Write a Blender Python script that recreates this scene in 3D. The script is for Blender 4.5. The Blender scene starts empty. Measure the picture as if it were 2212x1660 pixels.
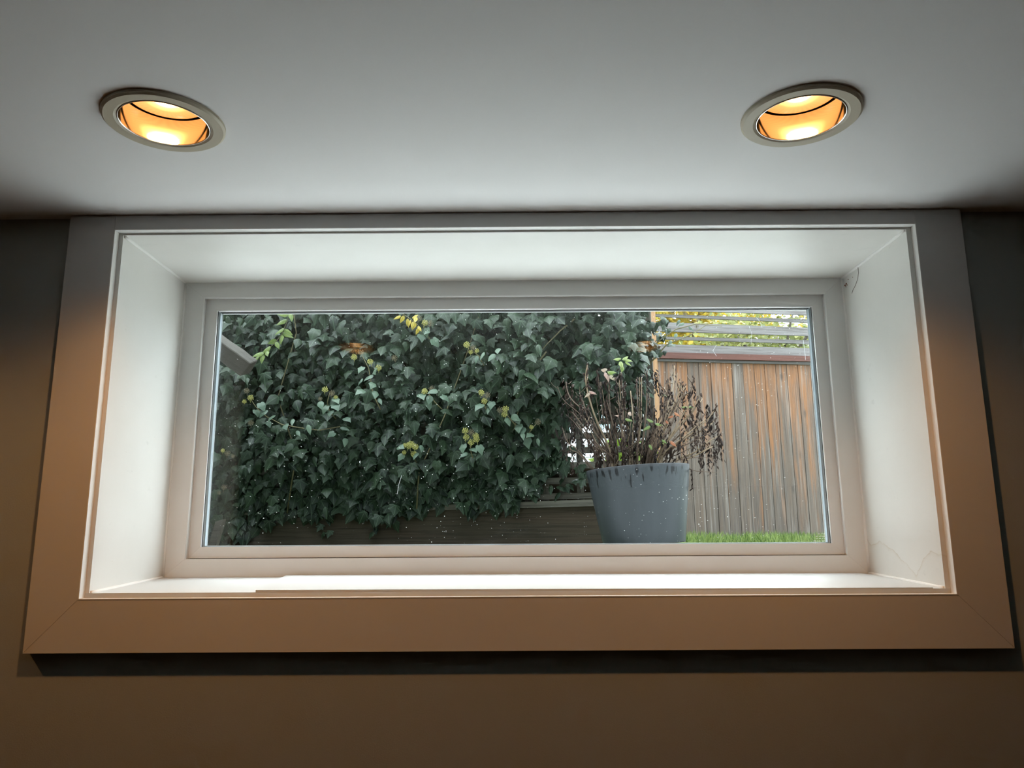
import bpy, bmesh, math, random
import numpy as np
from mathutils import Vector, Matrix, noise

random.seed(7)
rng = np.random.default_rng(7)
SC = bpy.context.scene
COL = SC.collection
PI = math.pi

# ------------------------------------------------------------------ camera
CAM = Vector((0.0071, -1.5713, -0.6783))
PITCH, YAW, ROLL = 0.1931, -0.0044, -0.0060
FPX, IW, IH = 1671.14, 2212.0, 1660.0
fwd = Vector((math.sin(YAW)*math.cos(PITCH), math.cos(YAW)*math.cos(PITCH), math.sin(PITCH)))
r0 = Vector((math.cos(YAW), -math.sin(YAW), 0))
u0 = r0.cross(fwd)
RT = r0*math.cos(ROLL) + u0*math.sin(ROLL)
UP = -r0*math.sin(ROLL) + u0*math.cos(ROLL)
cd = bpy.data.cameras.new('camera')
cd.sensor_fit = 'HORIZONTAL'; cd.sensor_width = 36.0; cd.lens = FPX/IW*36.0
cd.clip_start = 0.01; cd.clip_end = 300
cam = bpy.data.objects.new('camera', cd); COL.objects.link(cam)
M3 = Matrix((RT, UP, -fwd)).transposed()
cam.matrix_world = Matrix.Translation(CAM) @ M3.to_4x4()
SC.camera = cam

# ------------------------------------------------------------------ overcast sky, exposure
SKY = 13.0
world = bpy.data.worlds.new('overcast_sky'); SC.world = world; world.use_nodes = True
bg = world.node_tree.nodes['Background']
bg.inputs['Color'].default_value = (0.85, 0.94, 1.0, 1)
# CIE overcast sky: L = Lz (1 + 2 sin(elevation)) / 3
wt = world.node_tree
tc = wt.nodes.new('ShaderNodeTexCoord'); sx = wt.nodes.new('ShaderNodeSeparateXYZ'); wt.links.new(tc.outputs['Generated'], sx.inputs[0])
mr = wt.nodes.new('ShaderNodeMapRange'); wt.links.new(sx.outputs[2], mr.inputs['Value'])
mr.inputs['From Min'].default_value = 0.0; mr.inputs['From Max'].default_value = 1.0
mr.inputs['To Min'].default_value = SKY/3; mr.inputs['To Max'].default_value = SKY
wt.links.new(mr.outputs[0], bg.inputs['Strength'])
SC.view_settings.view_transform = 'Standard'; SC.view_settings.look = 'None'
SC.view_settings.exposure = 0.0; SC.view_settings.gamma = 1.0
SC.view_settings.use_curve_mapping = False
SC.cycles.max_bounces = 7; SC.cycles.glossy_bounces = 3; SC.cycles.adaptive_threshold = 0.03
LAMP_W = 18.0
LAMP_COL = (1.0, 0.47, 0.15)

# ------------------------------------------------------------------ helpers
def ray(px, py):
    d = fwd + RT*((px-IW/2)/FPX) + UP*((IH/2-py)/FPX)
    return d
def at(px, py, Y):
    d = ray(px, py); t = (Y-CAM.y)/d.y
    return CAM + d*t
def at_plane(px, py, P0, n):
    d = ray(px, py); t = (P0-CAM).dot(n)/d.dot(n)
    return CAM + d*t
def to_px(P):
    d = P-CAM; z = d.dot(fwd)
    return IW/2+FPX*d.dot(RT)/z, IH/2-FPX*d.dot(UP)/z

def link_mesh(name, me, mat=None, parent=None, smooth=False):
    o = bpy.data.objects.new(name, me); COL.objects.link(o)
    if mat is not None and len(me.materials) == 0: me.materials.append(mat)
    if smooth:
        me.polygons.foreach_set('use_smooth', [True]*len(me.polygons))
    if parent: o.parent = parent
    return o
def obj(name, bm, mat, parent=None, smooth=False, bevel=0, seg=2):
    if bevel:
        bmesh.ops.bevel(bm, geom=[e for e in bm.edges if e.calc_face_angle(0) > 0.6], offset=bevel, segments=seg, affect='EDGES', profile=0.5)
    bmesh.ops.recalc_face_normals(bm, faces=bm.faces)
    me = bpy.data.meshes.new(name); bm.to_mesh(me); bm.free()
    return link_mesh(name, me, mat, parent, smooth)
def tag(o, label=None, cat=None, group=None, kind=None):
    if label: o['label'] = label
    if cat: o['category'] = cat
    if group: o['group'] = group
    if kind: o['kind'] = kind
    return o
def empty(name, loc=(0, 0, 0)):
    o = bpy.data.objects.new(name, None); COL.objects.link(o); o.location = loc
    o.empty_display_size = 0.05
    return o
def hexa(bm, pts):
    """8 points: bottom 4 (ccw) then top 4"""
    v = [bm.verts.new(p) for p in pts]
    for f in ((0,3,2,1),(4,5,6,7),(0,1,5,4),(1,2,6,5),(2,3,7,6),(3,0,4,7)):
        bm.faces.new([v[i] for i in f])
    return v
def box(bm, x0, x1, y0, y1, z0, z1):
    return hexa(bm, [(x0,y0,z0),(x1,y0,z0),(x1,y1,z0),(x0,y1,z0),(x0,y0,z1),(x1,y0,z1),(x1,y1,z1),(x0,y1,z1)])
def tube(bm, pts, rad, n=6, cap=True):
    pts = [Vector(p) for p in pts]
    if not hasattr(rad, '__len__'): rad = [rad]*len(pts)
    rings = []; a = None
    for i, p in enumerate(pts):
        t = (pts[min(i+1, len(pts)-1)]-pts[max(i-1, 0)]).normalized()
        if a is None:
            a = t.cross(Vector((0, 0, 1)))
            if a.length < 0.1: a = t.cross(Vector((1, 0, 0)))
        a = (a - t*a.dot(t)).normalized(); b = t.cross(a)
        rings.append([bm.verts.new(p+(a*math.cos(k*2*PI/n)+b*math.sin(k*2*PI/n))*rad[i]) for k in range(n)])
    for i in range(len(rings)-1):
        for k in range(n):
            bm.faces.new((rings[i][k], rings[i][(k+1) % n], rings[i+1][(k+1) % n], rings[i+1][k]))
    if cap:
        bm.faces.new(rings[0][::-1]); bm.faces.new(rings[-1])
def lathe(bm, prof, n=64, c=(0, 0, 0), close=False):
    rings = [[bm.verts.new((c[0]+r*math.cos(k*2*PI/n), c[1]+r*math.sin(k*2*PI/n), c[2]+z)) for k in range(n)] for r, z in prof]
    m = len(rings)
    for i in range(m if close else m-1):
        for k in range(n):
            bm.faces.new((rings[i][k], rings[i][(k+1) % n], rings[(i+1) % m][(k+1) % n], rings[(i+1) % m][k]))
    return rings

# ------------------------------------------------------------------ materials
class NT:
    def __init__(s, name):
        s.m = bpy.data.materials.new(name); s.m.use_nodes = True
        s.t = s.m.node_tree; s.b = s.t.nodes['Principled BSDF']; s.out = s.t.nodes['Material Output']
    def n(s, typ, **kw):
        nd = s.t.nodes.new(typ)
        for k, v in kw.items():
            if k.startswith('i_'):
                key = k[2:]; key = int(key) if key.isdigit() else key
                s.set(nd.inputs[key], v)
            else: setattr(nd, k, v)
        return nd
    def set(s, inp, v):
        if isinstance(v, bpy.types.NodeSocket): s.t.links.new(v, inp)
        else: inp.default_value = v
    def math(s, op, a, b=0.0, c=0.0, clamp=False):
        nd = s.t.nodes.new('ShaderNodeMath'); nd.operation = op; nd.use_clamp = clamp
        s.set(nd.inputs[0], a); s.set(nd.inputs[1], b); s.set(nd.inputs[2], c)
        return nd.outputs[0]
    def mix(s, f, a, b, blend='MIX'):
        nd = s.t.nodes.new('ShaderNodeMix'); nd.data_type = 'RGBA'; nd.blend_type = blend
        s.set(nd.inputs[0], f)
        s.set(nd.inputs[6], a if isinstance(a, bpy.types.NodeSocket) else (*a, 1))
        s.set(nd.inputs[7], b if isinstance(b, bpy.types.NodeSocket) else (*b, 1))
        return nd.outputs[2]
    def ramp(s, f, stops):
        nd = s.t.nodes.new('ShaderNodeValToRGB'); s.set(nd.inputs[0], f)
        e = nd.color_ramp.elements
        while len(e) < len(stops): e.new(0.5)
        for el, (p, c) in zip(e, stops):
            el.position = p; el.color = (*c, 1) if hasattr(c, '__len__') else (c, c, c, 1)
        return nd.outputs[0]
    def noise(s, vec, scale, detail=4, rough=0.55, dist=0.0):
        nd = s.t.nodes.new('ShaderNodeTexNoise'); s.set(nd.inputs['Vector'], vec)
        nd.inputs['Scale'].default_value = scale; nd.inputs['Detail'].default_value = detail
        nd.inputs['Roughness'].default_value = rough; nd.inputs['Distortion'].default_value = dist
        return nd.outputs[0]
    def coord(s, which='Object'):
        return s.t.nodes.new('ShaderNodeTexCoord').outputs[which]
    def mapv(s, vec, scale=(1, 1, 1), loc=(0, 0, 0)):
        nd = s.t.nodes.new('ShaderNodeMapping'); s.set(nd.inputs[0], vec)
        nd.inputs['Scale'].default_value = scale; s.set(nd.inputs['Location'], loc)
        return nd.outputs[0]
    def bump(s, h, strength=0.1, dist=0.001):
        nd = s.t.nodes.new('ShaderNodeBump'); s.set(nd.inputs['Height'], h)
        nd.inputs['Strength'].default_value = strength; nd.inputs['Distance'].default_value = dist
        s.t.links.new(nd.outputs[0], s.b.inputs['Normal'])
    def base(s, c): s.set(s.b.inputs['Base Color'], c if isinstance(c, bpy.types.NodeSocket) else (*c, 1))
    def rough(s, r): s.set(s.b.inputs['Roughness'], r)
    def spec(s, v): s.b.inputs['Specular IOR Level'].default_value = v

def paint(name, c, rough=0.5, bs=900, bstr=0.05, var=0.04, spec=0.4):
    m = NT(name); v = m.coord()
    f = m.noise(v, 6, 3)
    c2 = tuple(x*(1-var*2) for x in c)
    m.base(m.mix(f, c2, c)); m.rough(rough); m.spec(spec)
    m.bump(m.noise(v, bs, 2), bstr, 0.0008)
    return m.m

MAT = {}
MAT['ceiling'] = paint('ceiling_paint', (0.90, 0.895, 0.89), 0.8, 260, 0.05, 0.01, 0.2)
MAT['wall'] = paint('teal_wall_paint', (0.35, 0.385, 0.385), 0.55, 330, 0.25, 0.03, 0.35)
MAT['plainwall'] = paint('far_wall_paint', (0.045, 0.055, 0.06), 0.7, 330, 0.1, 0.03, 0.2)
MAT['floor'] = paint('dark_carpet', (0.12, 0.115, 0.11), 0.95, 700, 0.3, 0.1, 0.05)
MAT['casing'] = paint('casing_paint', (0.63, 0.62, 0.605), 0.42, 120, 0.03, 0.03, 0.4)
MAT['vinyl'] = paint('window_vinyl', (0.78, 0.775, 0.76), 0.38, 60, 0.02, 0.03, 0.4)
MAT['caulk'] = paint('caulk', (0.84, 0.83, 0.80), 0.5, 90, 0.1, 0.06, 0.3)

def jamb_mat(name, stain=False, tone=1.0):
    m = NT(name); v = m.coord()
    base = m.mix(m.noise(v, 5, 4), (0.67, 0.655, 0.615), (0.755, 0.745, 0.715))
    # scuffs
    sc = m.noise(m.mapv(v, (3, 9, 20)), 3.0, 5, 0.6)
    base = m.mix(m.ramp(sc, [(0.66, 0.0), (0.76, 0.35)]), base, (0.52, 0.51, 0.48))
    if stain:
        sep = m.n('ShaderNodeSeparateXYZ'); m.set(sep.inputs[0], v)
        y, z = sep.outputs[1], sep.outputs[2]
        u = m.math('DIVIDE', y, 0.346, clamp=True)
        hgt = m.ramp(u, [(0.0, 0.62), (0.12, 0.66), (0.22, 0.52), (0.33, 0.18), (0.45, 0.42), (0.62, 0.66), (0.80, 0.86), (0.93, 0.72), (1.0, 0.95)])
        wob = m.noise(v, 38, 4, 0.6)
        zl = m.math('ADD', m.math('MULTIPLY_ADD', hgt, 0.105, -0.787), m.math('MULTIPLY', m.math('SUBTRACT', wob, 0.5), 0.02))
        d = m.math('SUBTRACT', zl, z)          # >0 below the tide line
        line = m.ramp(m.math('MULTIPLY_ADD', d, 60, 0.5), [(0.40, 0.0), (0.52, 1.0), (0.62, 0.35), (1.0, 0.10)])
        below = m.math('GREATER_THAN', d, -0.003)
        line = m.math('MULTIPLY', m.math('MULTIPLY', line, below), m.ramp(m.noise(v, 22, 3), [(0.35, 0.25), (0.7, 1.0)]))
        base = m.mix(m.math('MULTIPLY', line, 0.75), base, (0.50, 0.42, 0.30))
    if tone != 1.0: base = m.mix(1.0, base, (tone*0.94, tone*0.985, tone*1.03), 'MULTIPLY')
    m.base(base); m.rough(0.42); m.spec(0.4)
    m.bump(m.noise(m.mapv(v, (1, 3, 3)), 60, 3), 0.06, 0.001)
    return m.m
MAT['jamb'] = jamb_mat('jamb_paint')
MAT['sill'] = jamb_mat('sill_paint', False, 0.86)
MAT['jamb_stain'] = jamb_mat('water_stained_jamb_paint', True)

def metal(name, c, rough, metallic=1.0):
    m = NT(name); m.base(c); m.rough(rough); m.b.inputs['Metallic'].default_value = metallic
    return m.m
MAT['chrome'] = metal('chrome_ring', (0.85, 0.85, 0.83), 0.12)
MAT['reflector'] = metal('amber_reflector', (0.96, 0.90, 0.80), 0.10)
MAT['spacer'] = metal('spacer_aluminium', (0.42, 0.48, 0.52), 0.4, 0.3)
MAT['spacer_bright'] = metal('bright_spacer_edge', (0.85, 0.88, 0.9), 0.3, 0.2)
MAT['gasket'] = paint('black_gasket', (0.012, 0.013, 0.015), 0.6)
MAT['trim_ring'] = paint('almond_trim', (0.55, 0.49, 0.37), 0.45, 50, 0.02, 0.02, 0.35)
MAT['housing'] = paint('can_housing', (0.05, 0.05, 0.05), 0.7)

def bulb_mat():
    m = NT('lit_bulb_lens'); v = m.coord()
    sep = m.n('ShaderNodeSeparateXYZ'); m.set(sep.inputs[0], v)
    r = m.math('SQRT', m.math('ADD', m.math('POWER', sep.outputs[0], 2), m.math('POWER', sep.outputs[1], 2)))
    hot = m.ramp(m.math('DIVIDE', r, 0.06), [(0.0, 1.0), (0.18, 0.55), (0.36, 0.10), (0.62, 0.012), (1.0, 0.0)])
    rings = m.math('SINE', m.math('MULTIPLY', r, 2*PI/0.0026))
    rings = m.math('MULTIPLY_ADD', rings, 0.10, 0.95)
    ang = m.math('ARCTAN2', sep.outputs[1], sep.outputs[0])
    rad = m.math('MULTIPLY_ADD', m.math('SINE', m.math('MULTIPLY', ang, 44)), 0.07, 1.0)
    st = m.math('MULTIPLY', m.math('MULTIPLY', rings, rad), m.math('MULTIPLY_ADD', hot, 30, 1.0))
    m.base((0.9, 0.6, 0.3)); m.rough(0.2)
    m.set(m.b.inputs['Emission Color'], m.mix(hot, (1.0, 0.44, 0.125), (1.0, 0.62, 0.28)))
    m.set(m.b.inputs['Emission Strength'], m.math('MULTIPLY', st, 0.95))
    return m.m
MAT['bulb'] = bulb_mat()

def glass_mat(name, dirt=True):
    m = NT(name); nt = m.t; v = m.coord()
    tr = m.n('ShaderNodeBsdfTransparent'); tr.inputs[0].default_value = (0.975, 0.985, 0.98, 1)
    gl = m.n('ShaderNodeBsdfGlossy'); gl.inputs['Roughness'].default_value = 0.0
    lw = m.n('ShaderNodeLayerWeight'); lw.inputs[0].default_value = 0.5
    fr = m.math('MULTIPLY_ADD', m.math('POWER', lw.outputs['Facing'], 5.0), 0.96, 0.019)
    mx = m.n('ShaderNodeMixShader'); m.set(mx.inputs[0], fr)
    nt.links.new(tr.outputs[0], mx.inputs[1]); nt.links.new(gl.outputs[0], mx.inputs[2])
    last = mx.outputs[0]
    if dirt:
        v2 = m.mapv(v, (1, 0, 1))
        def specks(scale, r0, keep):
            vo = m.n('ShaderNodeTexVoronoi'); m.set(vo.inputs['Vector'], v2); vo.inputs['Scale'].default_value = scale
            sc = m.n('ShaderNodeSeparateColor'); m.set(sc.inputs[0], vo.outputs['Color'])
            rad = m.math('MULTIPLY', m.math('POWER', sc.outputs[0], 4), r0)
            return m.math('MULTIPLY', m.math('LESS_THAN', vo.outputs['Distance'], rad), m.math('GREATER_THAN', sc.outputs[1], 1-keep))
        den = m.ramp(m.noise(v2, 3.0, 2), [(0.42, 0.15), (0.62, 1.0)])
        s1 = m.math('MULTIPLY', specks(220, 0.22, 0.8), den)
        s2 = specks(60, 0.06, 0.3)
        smear = m.ramp(m.noise(m.mapv(v, (1, 0, 2.4)), 5.0, 6, 0.65, 1.2), [(0.58, 0.0), (0.80, 0.009)])
        f = m.math('ADD', m.math('MULTIPLY', m.math('MAXIMUM', s1, s2), 0.5), smear, clamp=True)
        df = m.n('ShaderNodeBsdfDiffuse'); df.inputs[0].default_value = (0.7, 0.7, 0.68, 1)
        tl = m.n('ShaderNodeBsdfTranslucent'); tl.inputs[0].default_value = (0.5, 0.5, 0.48, 1)
        ds = m.n('ShaderNodeAddShader'); nt.links.new(df.outputs[0], ds.inputs[0]); nt.links.new(tl.outputs[0], ds.inputs[1])
        mx2 = m.n('ShaderNodeMixShader'); m.set(mx2.inputs[0], f)
        nt.links.new(last, mx2.inputs[1]); nt.links.new(ds.outputs[0], mx2.inputs[2]); last = mx2.outputs[0]
    nt.nodes.remove(m.b); nt.links.new(last, m.out.inputs[0])
    return m.m
MAT['glass_dirty'] = glass_mat('dusty_outer_glass', True)
MAT['glass'] = glass_mat('inner_glass', False)
MAT['etch'] = paint('white_etched_marks', (0.9, 0.92, 0.92), 0.7)

def wood(name, axis, grey, brown, orange=None, zsplit=None, grain=1.0, dark=(0.05, 0.04, 0.035), rough=0.8, wet=None):
    """weathered timber, grain along `axis`; orange = unweathered heartwood that survives under the cap rail"""
    m = NT(name); v = m.coord('Object')
    oi = m.n('ShaderNodeObjectInfo')
    off = m.math('MULTIPLY', oi.outputs['Random'], 37.0)
    comb = m.n('ShaderNodeCombineXYZ'); m.set(comb.inputs[0], off); m.set(comb.inputs[1], off); m.set(comb.inputs[2], off)
    add = m.n('ShaderNodeVectorMath', operation='ADD'); m.set(add.inputs[0], v); m.set(add.inputs[1], comb.outputs[0])
    vv = add.outputs[0]
    st = [9.0*grain]*3; st[axis] = 0.55*grain
    fine = [60.0*grain]*3; fine[axis] = 1.6*grain
    a = m.noise(m.mapv(vv, tuple(st)), 2.2, 5, 0.6, 0.9)
    f = m.noise(m.mapv(vv, tuple(fine)), 2.0, 4, 0.6, 0.3)
    rnd = oi.outputs['Random']
    c = m.mix(m.ramp(a, [(0.3, 0.0), (0.7, 1.0)]), grey, brown)
    c = m.mix(m.math('MULTIPLY', rnd, 0.35), c, tuple(x*0.62 for x in grey))
    if orange:
        sep = m.n('ShaderNodeSeparateXYZ'); m.set(sep.inputs[0], v)
        h = m.math('DIVIDE', m.math('SUBTRACT', sep.outputs[2], zsplit[0]), zsplit[1]-zsplit[0], clamp=True)
        st2 = [16.0]*3; st2[axis] = 1.1
        b = m.noise(m.mapv(vv, tuple(st2)), 1.0, 4, 0.55, 0.5)
        b2 = m.noise(m.mapv(vv, (30.0, 30.0, 0.8)), 1.0, 3, 0.5, 0.3)
        k = m.math('ADD', m.math('MULTIPLY', h, 0.62), m.math('MULTIPLY_ADD', rnd, 0.45, -0.42))
        fo = m.ramp(m.math('ADD', m.math('MULTIPLY_ADD', b2, 0.8, m.math('MULTIPLY', b, 1.3)), m.math('SUBTRACT', k, 1.05)), [(0.16, 0.0), (0.5, 0.95)])
        c = m.mix(fo, c, orange)
        sil = m.noise(m.mapv(vv, (34.0, 34.0, 1.0)), 1.3, 3, 0.5, 0.6)
        c = m.mix(m.ramp(sil, [(0.52, 0.0), (0.72, 0.7)]), c, (0.235, 0.21, 0.192))
    c = m.mix(m.ramp(f, [(0.46, 0.0), (0.72, 0.8)]), c, dark)
    # knots
    kv = [7.0]*3; kv[axis] = 2.4
    vo = m.n('ShaderNodeTexVoronoi'); m.set(vo.inputs['Vector'], m.mapv(vv, tuple(kv))); vo.inputs['Scale'].default_value = 1.0
    c = m.mix(m.ramp(vo.outputs['Distance'], [(0.05, 0.85), (0.13, 0.0)]), c, dark)
    if wet:
        sep2 = m.n('ShaderNodeSeparateXYZ'); m.set(sep2.inputs[0], v)
        dm = m.math('SUBTRACT', m.math('ADD', wet, m.math('MULTIPLY', m.noise(m.mapv(vv, (40, 40, 4)), 1.2, 3), 0.14)), sep2.outputs[2])
        c = m.mix(m.ramp(m.math('MULTIPLY', dm, 30), [(0.0, 0.0), (1.0, 0.75)]), c, (0.07, 0.075, 0.055))
    m.base(c); m.rough(rough); m.spec(0.25)
    m.bump(m.math('ADD', f, a), 0.35, 0.004)
    return m.m
MAT['fence_board'] = wood('weathered_cedar_board', 2, (0.120, 0.100, 0.088), (0.115, 0.080, 0.058), (0.215, 0.098, 0.043), (-0.75, 0.85), wet=-0.735)
MAT['fence_slat'] = wood('grey_weathered_slat', 0, (0.19, 0.18, 0.18), (0.14, 0.125, 0.12), grain=1.0)
MAT['red_rail'] = wood('red_brown_rail', 0, (0.115, 0.048, 0.037), (0.09, 0.04, 0.033), dark=(0.05, 0.025, 0.02))
MAT['new_post'] = wood('fresh_cedar_post', 2, (0.32, 0.19, 0.10), (0.27, 0.15, 0.078), dark=(0.2, 0.1, 0.05), grain=0.8)
MAT['lattice'] = wood('dark_lattice_slat', 0, (0.13, 0.12, 0.10), (0.10, 0.088, 0.07), dark=(0.02, 0.018, 0.015))
MAT['lattice_v'] = wood('dark_lattice_upright', 2, (0.11, 0.10, 0.08), (0.08, 0.07, 0.055), dark=(0.02, 0.018, 0.015))
MAT['lattice_rail'] = wood('grey_lattice_rail', 0, (0.17, 0.155, 0.13), (0.125, 0.11, 0.09), dark=(0.03, 0.028, 0.024))
MAT['kickboard'] = wood('damp_brown_plank', 0, (0.060, 0.048, 0.033), (0.078, 0.053, 0.037), dark=(0.02, 0.016, 0.012), grain=0.7)
MAT['rafter'] = wood('grey_split_timber', 0, (0.06, 0.053, 0.043), (0.028, 0.023, 0.017), dark=(0.015, 0.013, 0.011), grain=1.6)

def leaf_mat(name, c1, c2, rough=0.45, vein=(0.055, 0.085, 0.05), use_attr=True, veins=True, trans=0.0, spec=0.24, back=None):
    m = NT(name)
    if use_attr:
        at_ = m.n('ShaderNodeAttribute', attribute_name='tint'); rnd = at_.outputs['Fac']
    else:
        rnd = m.n('ShaderNodeObjectInfo').outputs['Random']
    c = m.mix(rnd, c1, c2)
    uv = m.n('ShaderNodeUVMap').outputs[0]
    if veins:
        sep = m.n('ShaderNodeSeparateXYZ'); m.set(sep.inputs[0], uv)
        x, y = m.math('ABSOLUTE', sep.outputs[0]), sep.outputs[1]
        ang = m.math('ARCTAN2', x, m.math('SUBTRACT', y, 0.04))
        r = m.math('SQRT', m.math('ADD', m.math('MULTIPLY', x, x), m.math('MULTIPLY', y, y)))
        dist = None
        for a0 in (0.0, 0.85, 1.62):
            d = m.math('MULTIPLY', m.math('ABSOLUTE', m.math('SUBTRACT', ang, a0)), r)
            dist = d if dist is None else m.math('MINIMUM', dist, d)
        c = m.mix(m.ramp(dist, [(0.010, 0.9), (0.028, 0.0)]), c, vein)
    m.base(c); m.rough(rough); m.spec(spec)
    if trans:
        tl = m.n('ShaderNodeBsdfTranslucent'); m.set(tl.inputs[0], c)
        mx = m.n('ShaderNodeMixShader'); mx.inputs[0].default_value = trans
        m.t.links.new(m.b.outputs[0], mx.inputs[1]); m.t.links.new(tl.outputs[0], mx.inputs[2])
        m.t.links.new(mx.outputs[0], m.out.inputs[0])
    return m.m
IVY1, IVY2 = (0.0055, 0.013, 0.0065), (0.021, 0.037, 0.018)
MAT['ivy_mass'] = leaf_mat('ivy_leaf_mass', IVY1, IVY2)
MAT['ivy_leaf'] = leaf_mat('ivy_leaf', IVY1, IVY2, use_attr=False)
MAT['ivy_pale'] = leaf_mat('ivy_young_leaf', (0.058, 0.090, 0.064), (0.088, 0.128, 0.088), use_attr=False, rough=0.42)
MAT['vine_green'] = leaf_mat('vine_leaf_green', (0.12, 0.17, 0.04), (0.19, 0.25, 0.075), use_attr=False, trans=0.3)
MAT['vine_yellow'] = leaf_mat('vine_leaf_yellow', (0.40, 0.30, 0.035), (0.46, 0.36, 0.06), use_attr=False, trans=0.3)
MAT['bright_leaf'] = leaf_mat('bright_green_leaf', (0.17, 0.24, 0.05), (0.27, 0.32, 0.11), use_attr=False, trans=0.35)
MAT['pink_leaf'] = leaf_mat('pinkish_leaf', (0.30, 0.17, 0.14), (0.28, 0.24, 0.16), use_attr=False, trans=0.25)
MAT['orange_leaf'] = leaf_mat('orange_red_leaf', (0.34, 0.10, 0.05), (0.36, 0.14, 0.06), use_attr=False, trans=0.3)
MAT['dead_leaf'] = leaf_mat('dried_dark_leaf', (0.009, 0.006, 0.0055), (0.040, 0.023, 0.017), use_attr=False, veins=False, rough=0.75, spec=0.2)
MAT['tree_yellow'] = leaf_mat('yellow_tree_leaf', (0.26, 0.24, 0.035), (0.62, 0.42, 0.05), veins=False, trans=0.45)
MAT['tree_green'] = leaf_mat('green_tree_leaf', (0.10, 0.12, 0.035), (0.27, 0.26, 0.08), veins=False, trans=0.4)
MAT['bush'] = leaf_mat('fresh_green_bush_leaf', (0.09, 0.16, 0.02), (0.20, 0.28, 0.04), veins=False, trans=0.4)
MAT['grass'] = leaf_mat('lawn_grass', (0.045, 0.085, 0.018), (0.20, 0.25, 0.075), veins=False, trans=0.3, rough=0.6)
MAT['stem'] = paint('ivy_stem', (0.14, 0.12, 0.06), 0.7)
MAT['twig'] = paint('shrub_twig', (0.12, 0.075, 0.05), 0.7, 300, 0.2, 0.25)
MAT['twig_light'] = paint('pale_shrub_twig', (0.27, 0.19, 0.12), 0.7, 300, 0.2, 0.2)
MAT['umbel_yellow'] = paint('yellow_umbel', (0.42, 0.40, 0.12), 0.7, 400, 0.3, 0.2)
MAT['umbel_brown'] = paint('brown_umbel', (0.20, 0.165, 0.10), 0.7, 400, 0.3, 0.2)
MAT['soil'] = paint('potting_soil', (0.03, 0.022, 0.016), 0.95, 80, 0.6, 0.3)
MAT['bark'] = paint('tree_bark', (0.12, 0.10, 0.08), 0.9, 60, 0.5, 0.3)
MAT['bounce_slab'] = paint('pale_bounce_slab', (0.84, 0.83, 0.81), 0.85, 120, 0.2, 0.06, 0.2)
MAT['ground'] = paint('lawn_soil', (0.10, 0.13, 0.05), 0.95, 40, 0.5, 0.3, 0.1)
MAT['siding'] = paint('white_siding', (0.72, 0.74, 0.78), 0.6, 60, 0.05, 0.03)
MAT['roof'] = paint('grey_shingle', (0.12, 0.12, 0.13), 0.85, 60, 0.3, 0.1)
MAT['pane_far'] = paint('pale_far_pane', (0.35, 0.45, 0.5), 0.1, 30, 0.0, 0.02, 0.6)
MAT['stucco'] = paint('exterior_wall', (0.45, 0.45, 0.44), 0.85, 120, 0.3, 0.05)
MAT['shade_wall_dark'] = paint('dark_shade_wall_paint', (0.10, 0.10, 0.09), 0.9, 120, 0.3, 0.05)
MAT['hair'] = paint('dark_hair', (0.12, 0.09, 0.07), 0.6)
MAT['rustspeck'] = paint('rust_speck', (0.25, 0.09, 0.05), 0.7)
MAT['web'] = paint('cobweb_silk', (0.85, 0.87, 0.9), 0.5)

def pot_mat():
    m = NT('grey_pot_plastic'); v = m.coord()
    c = m.mix(m.noise(m.mapv(v, (9, 9, 1.2)), 2.0, 5, 0.6), (0.024, 0.027, 0.029), (0.042, 0.047, 0.053))
    c = m.mix(m.ramp(m.noise(v, 30, 5, 0.7), [(0.60, 0.0), (0.75, 0.4)]), c, (0.035, 0.038, 0.04))
    sep = m.n('ShaderNodeSeparateXYZ'); m.set(sep.inputs[0], v)
    # dark drips running from the rim
    dr = m.noise(m.mapv(v, (80, 80, 7.0)), 1.0, 3, 0.5)
    top = m.math('DIVIDE', m.math('SUBTRACT', sep.outputs[2], 0.20), 0.12, clamp=True)
    c = m.mix(m.ramp(m.math('MULTIPLY_ADD', top, 0.22, dr), [(0.785, 0.0), (0.80, 0.95)]), c, (0.004, 0.004, 0.005))
    c = m.mix(m.ramp(m.math('ADD', sep.outputs[2], m.math('MULTIPLY', m.noise(v, 14, 3), 0.03)), [(0.352, 0.0), (0.357, 0.6)]), c, (0.05, 0.05, 0.055))
    m.base(c); m.rough(0.40); m.spec(0.18)
    m.bump(m.noise(v, 200, 3), 0.08, 0.001)
    return m.m
MAT['pot'] = pot_mat()

# ------------------------------------------------------------------ room measurements
CO = (-0.9427, 0.9575, 0.0, -0.896)          # casing outer  x0 x1 ztop zbot
CI = (-0.8463, 0.8602, -0.0324, -0.7967)     # casing inner
JO = (-0.8359, 0.8481, -0.0382, -0.7859)     # jamb, room end
JI = (-0.8477, 0.8558, -0.0293, -0.7736)     # jamb, window end
D = 0.3457                                   # window frame face
FI = (-0.7974, 0.8072, -0.0695, -0.7308)     # frame inner edge
SI = (-0.7690, 0.7797, -0.0988, -0.7021)     # sash glass edge
G = 0.3767                                   # inner glass
T = 0.019
WY = 0.40                                    # exterior face
RX0, RX1, RY0, FZ = -4.0, 4.0, -9.0, -2.35
LAMPS = [(-0.5717, 'left'), (0.4816, 'right'), (-1.625, 'far')]
LY = -0.3983

def structure(o): o['kind'] = 'structure'; return o

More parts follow.
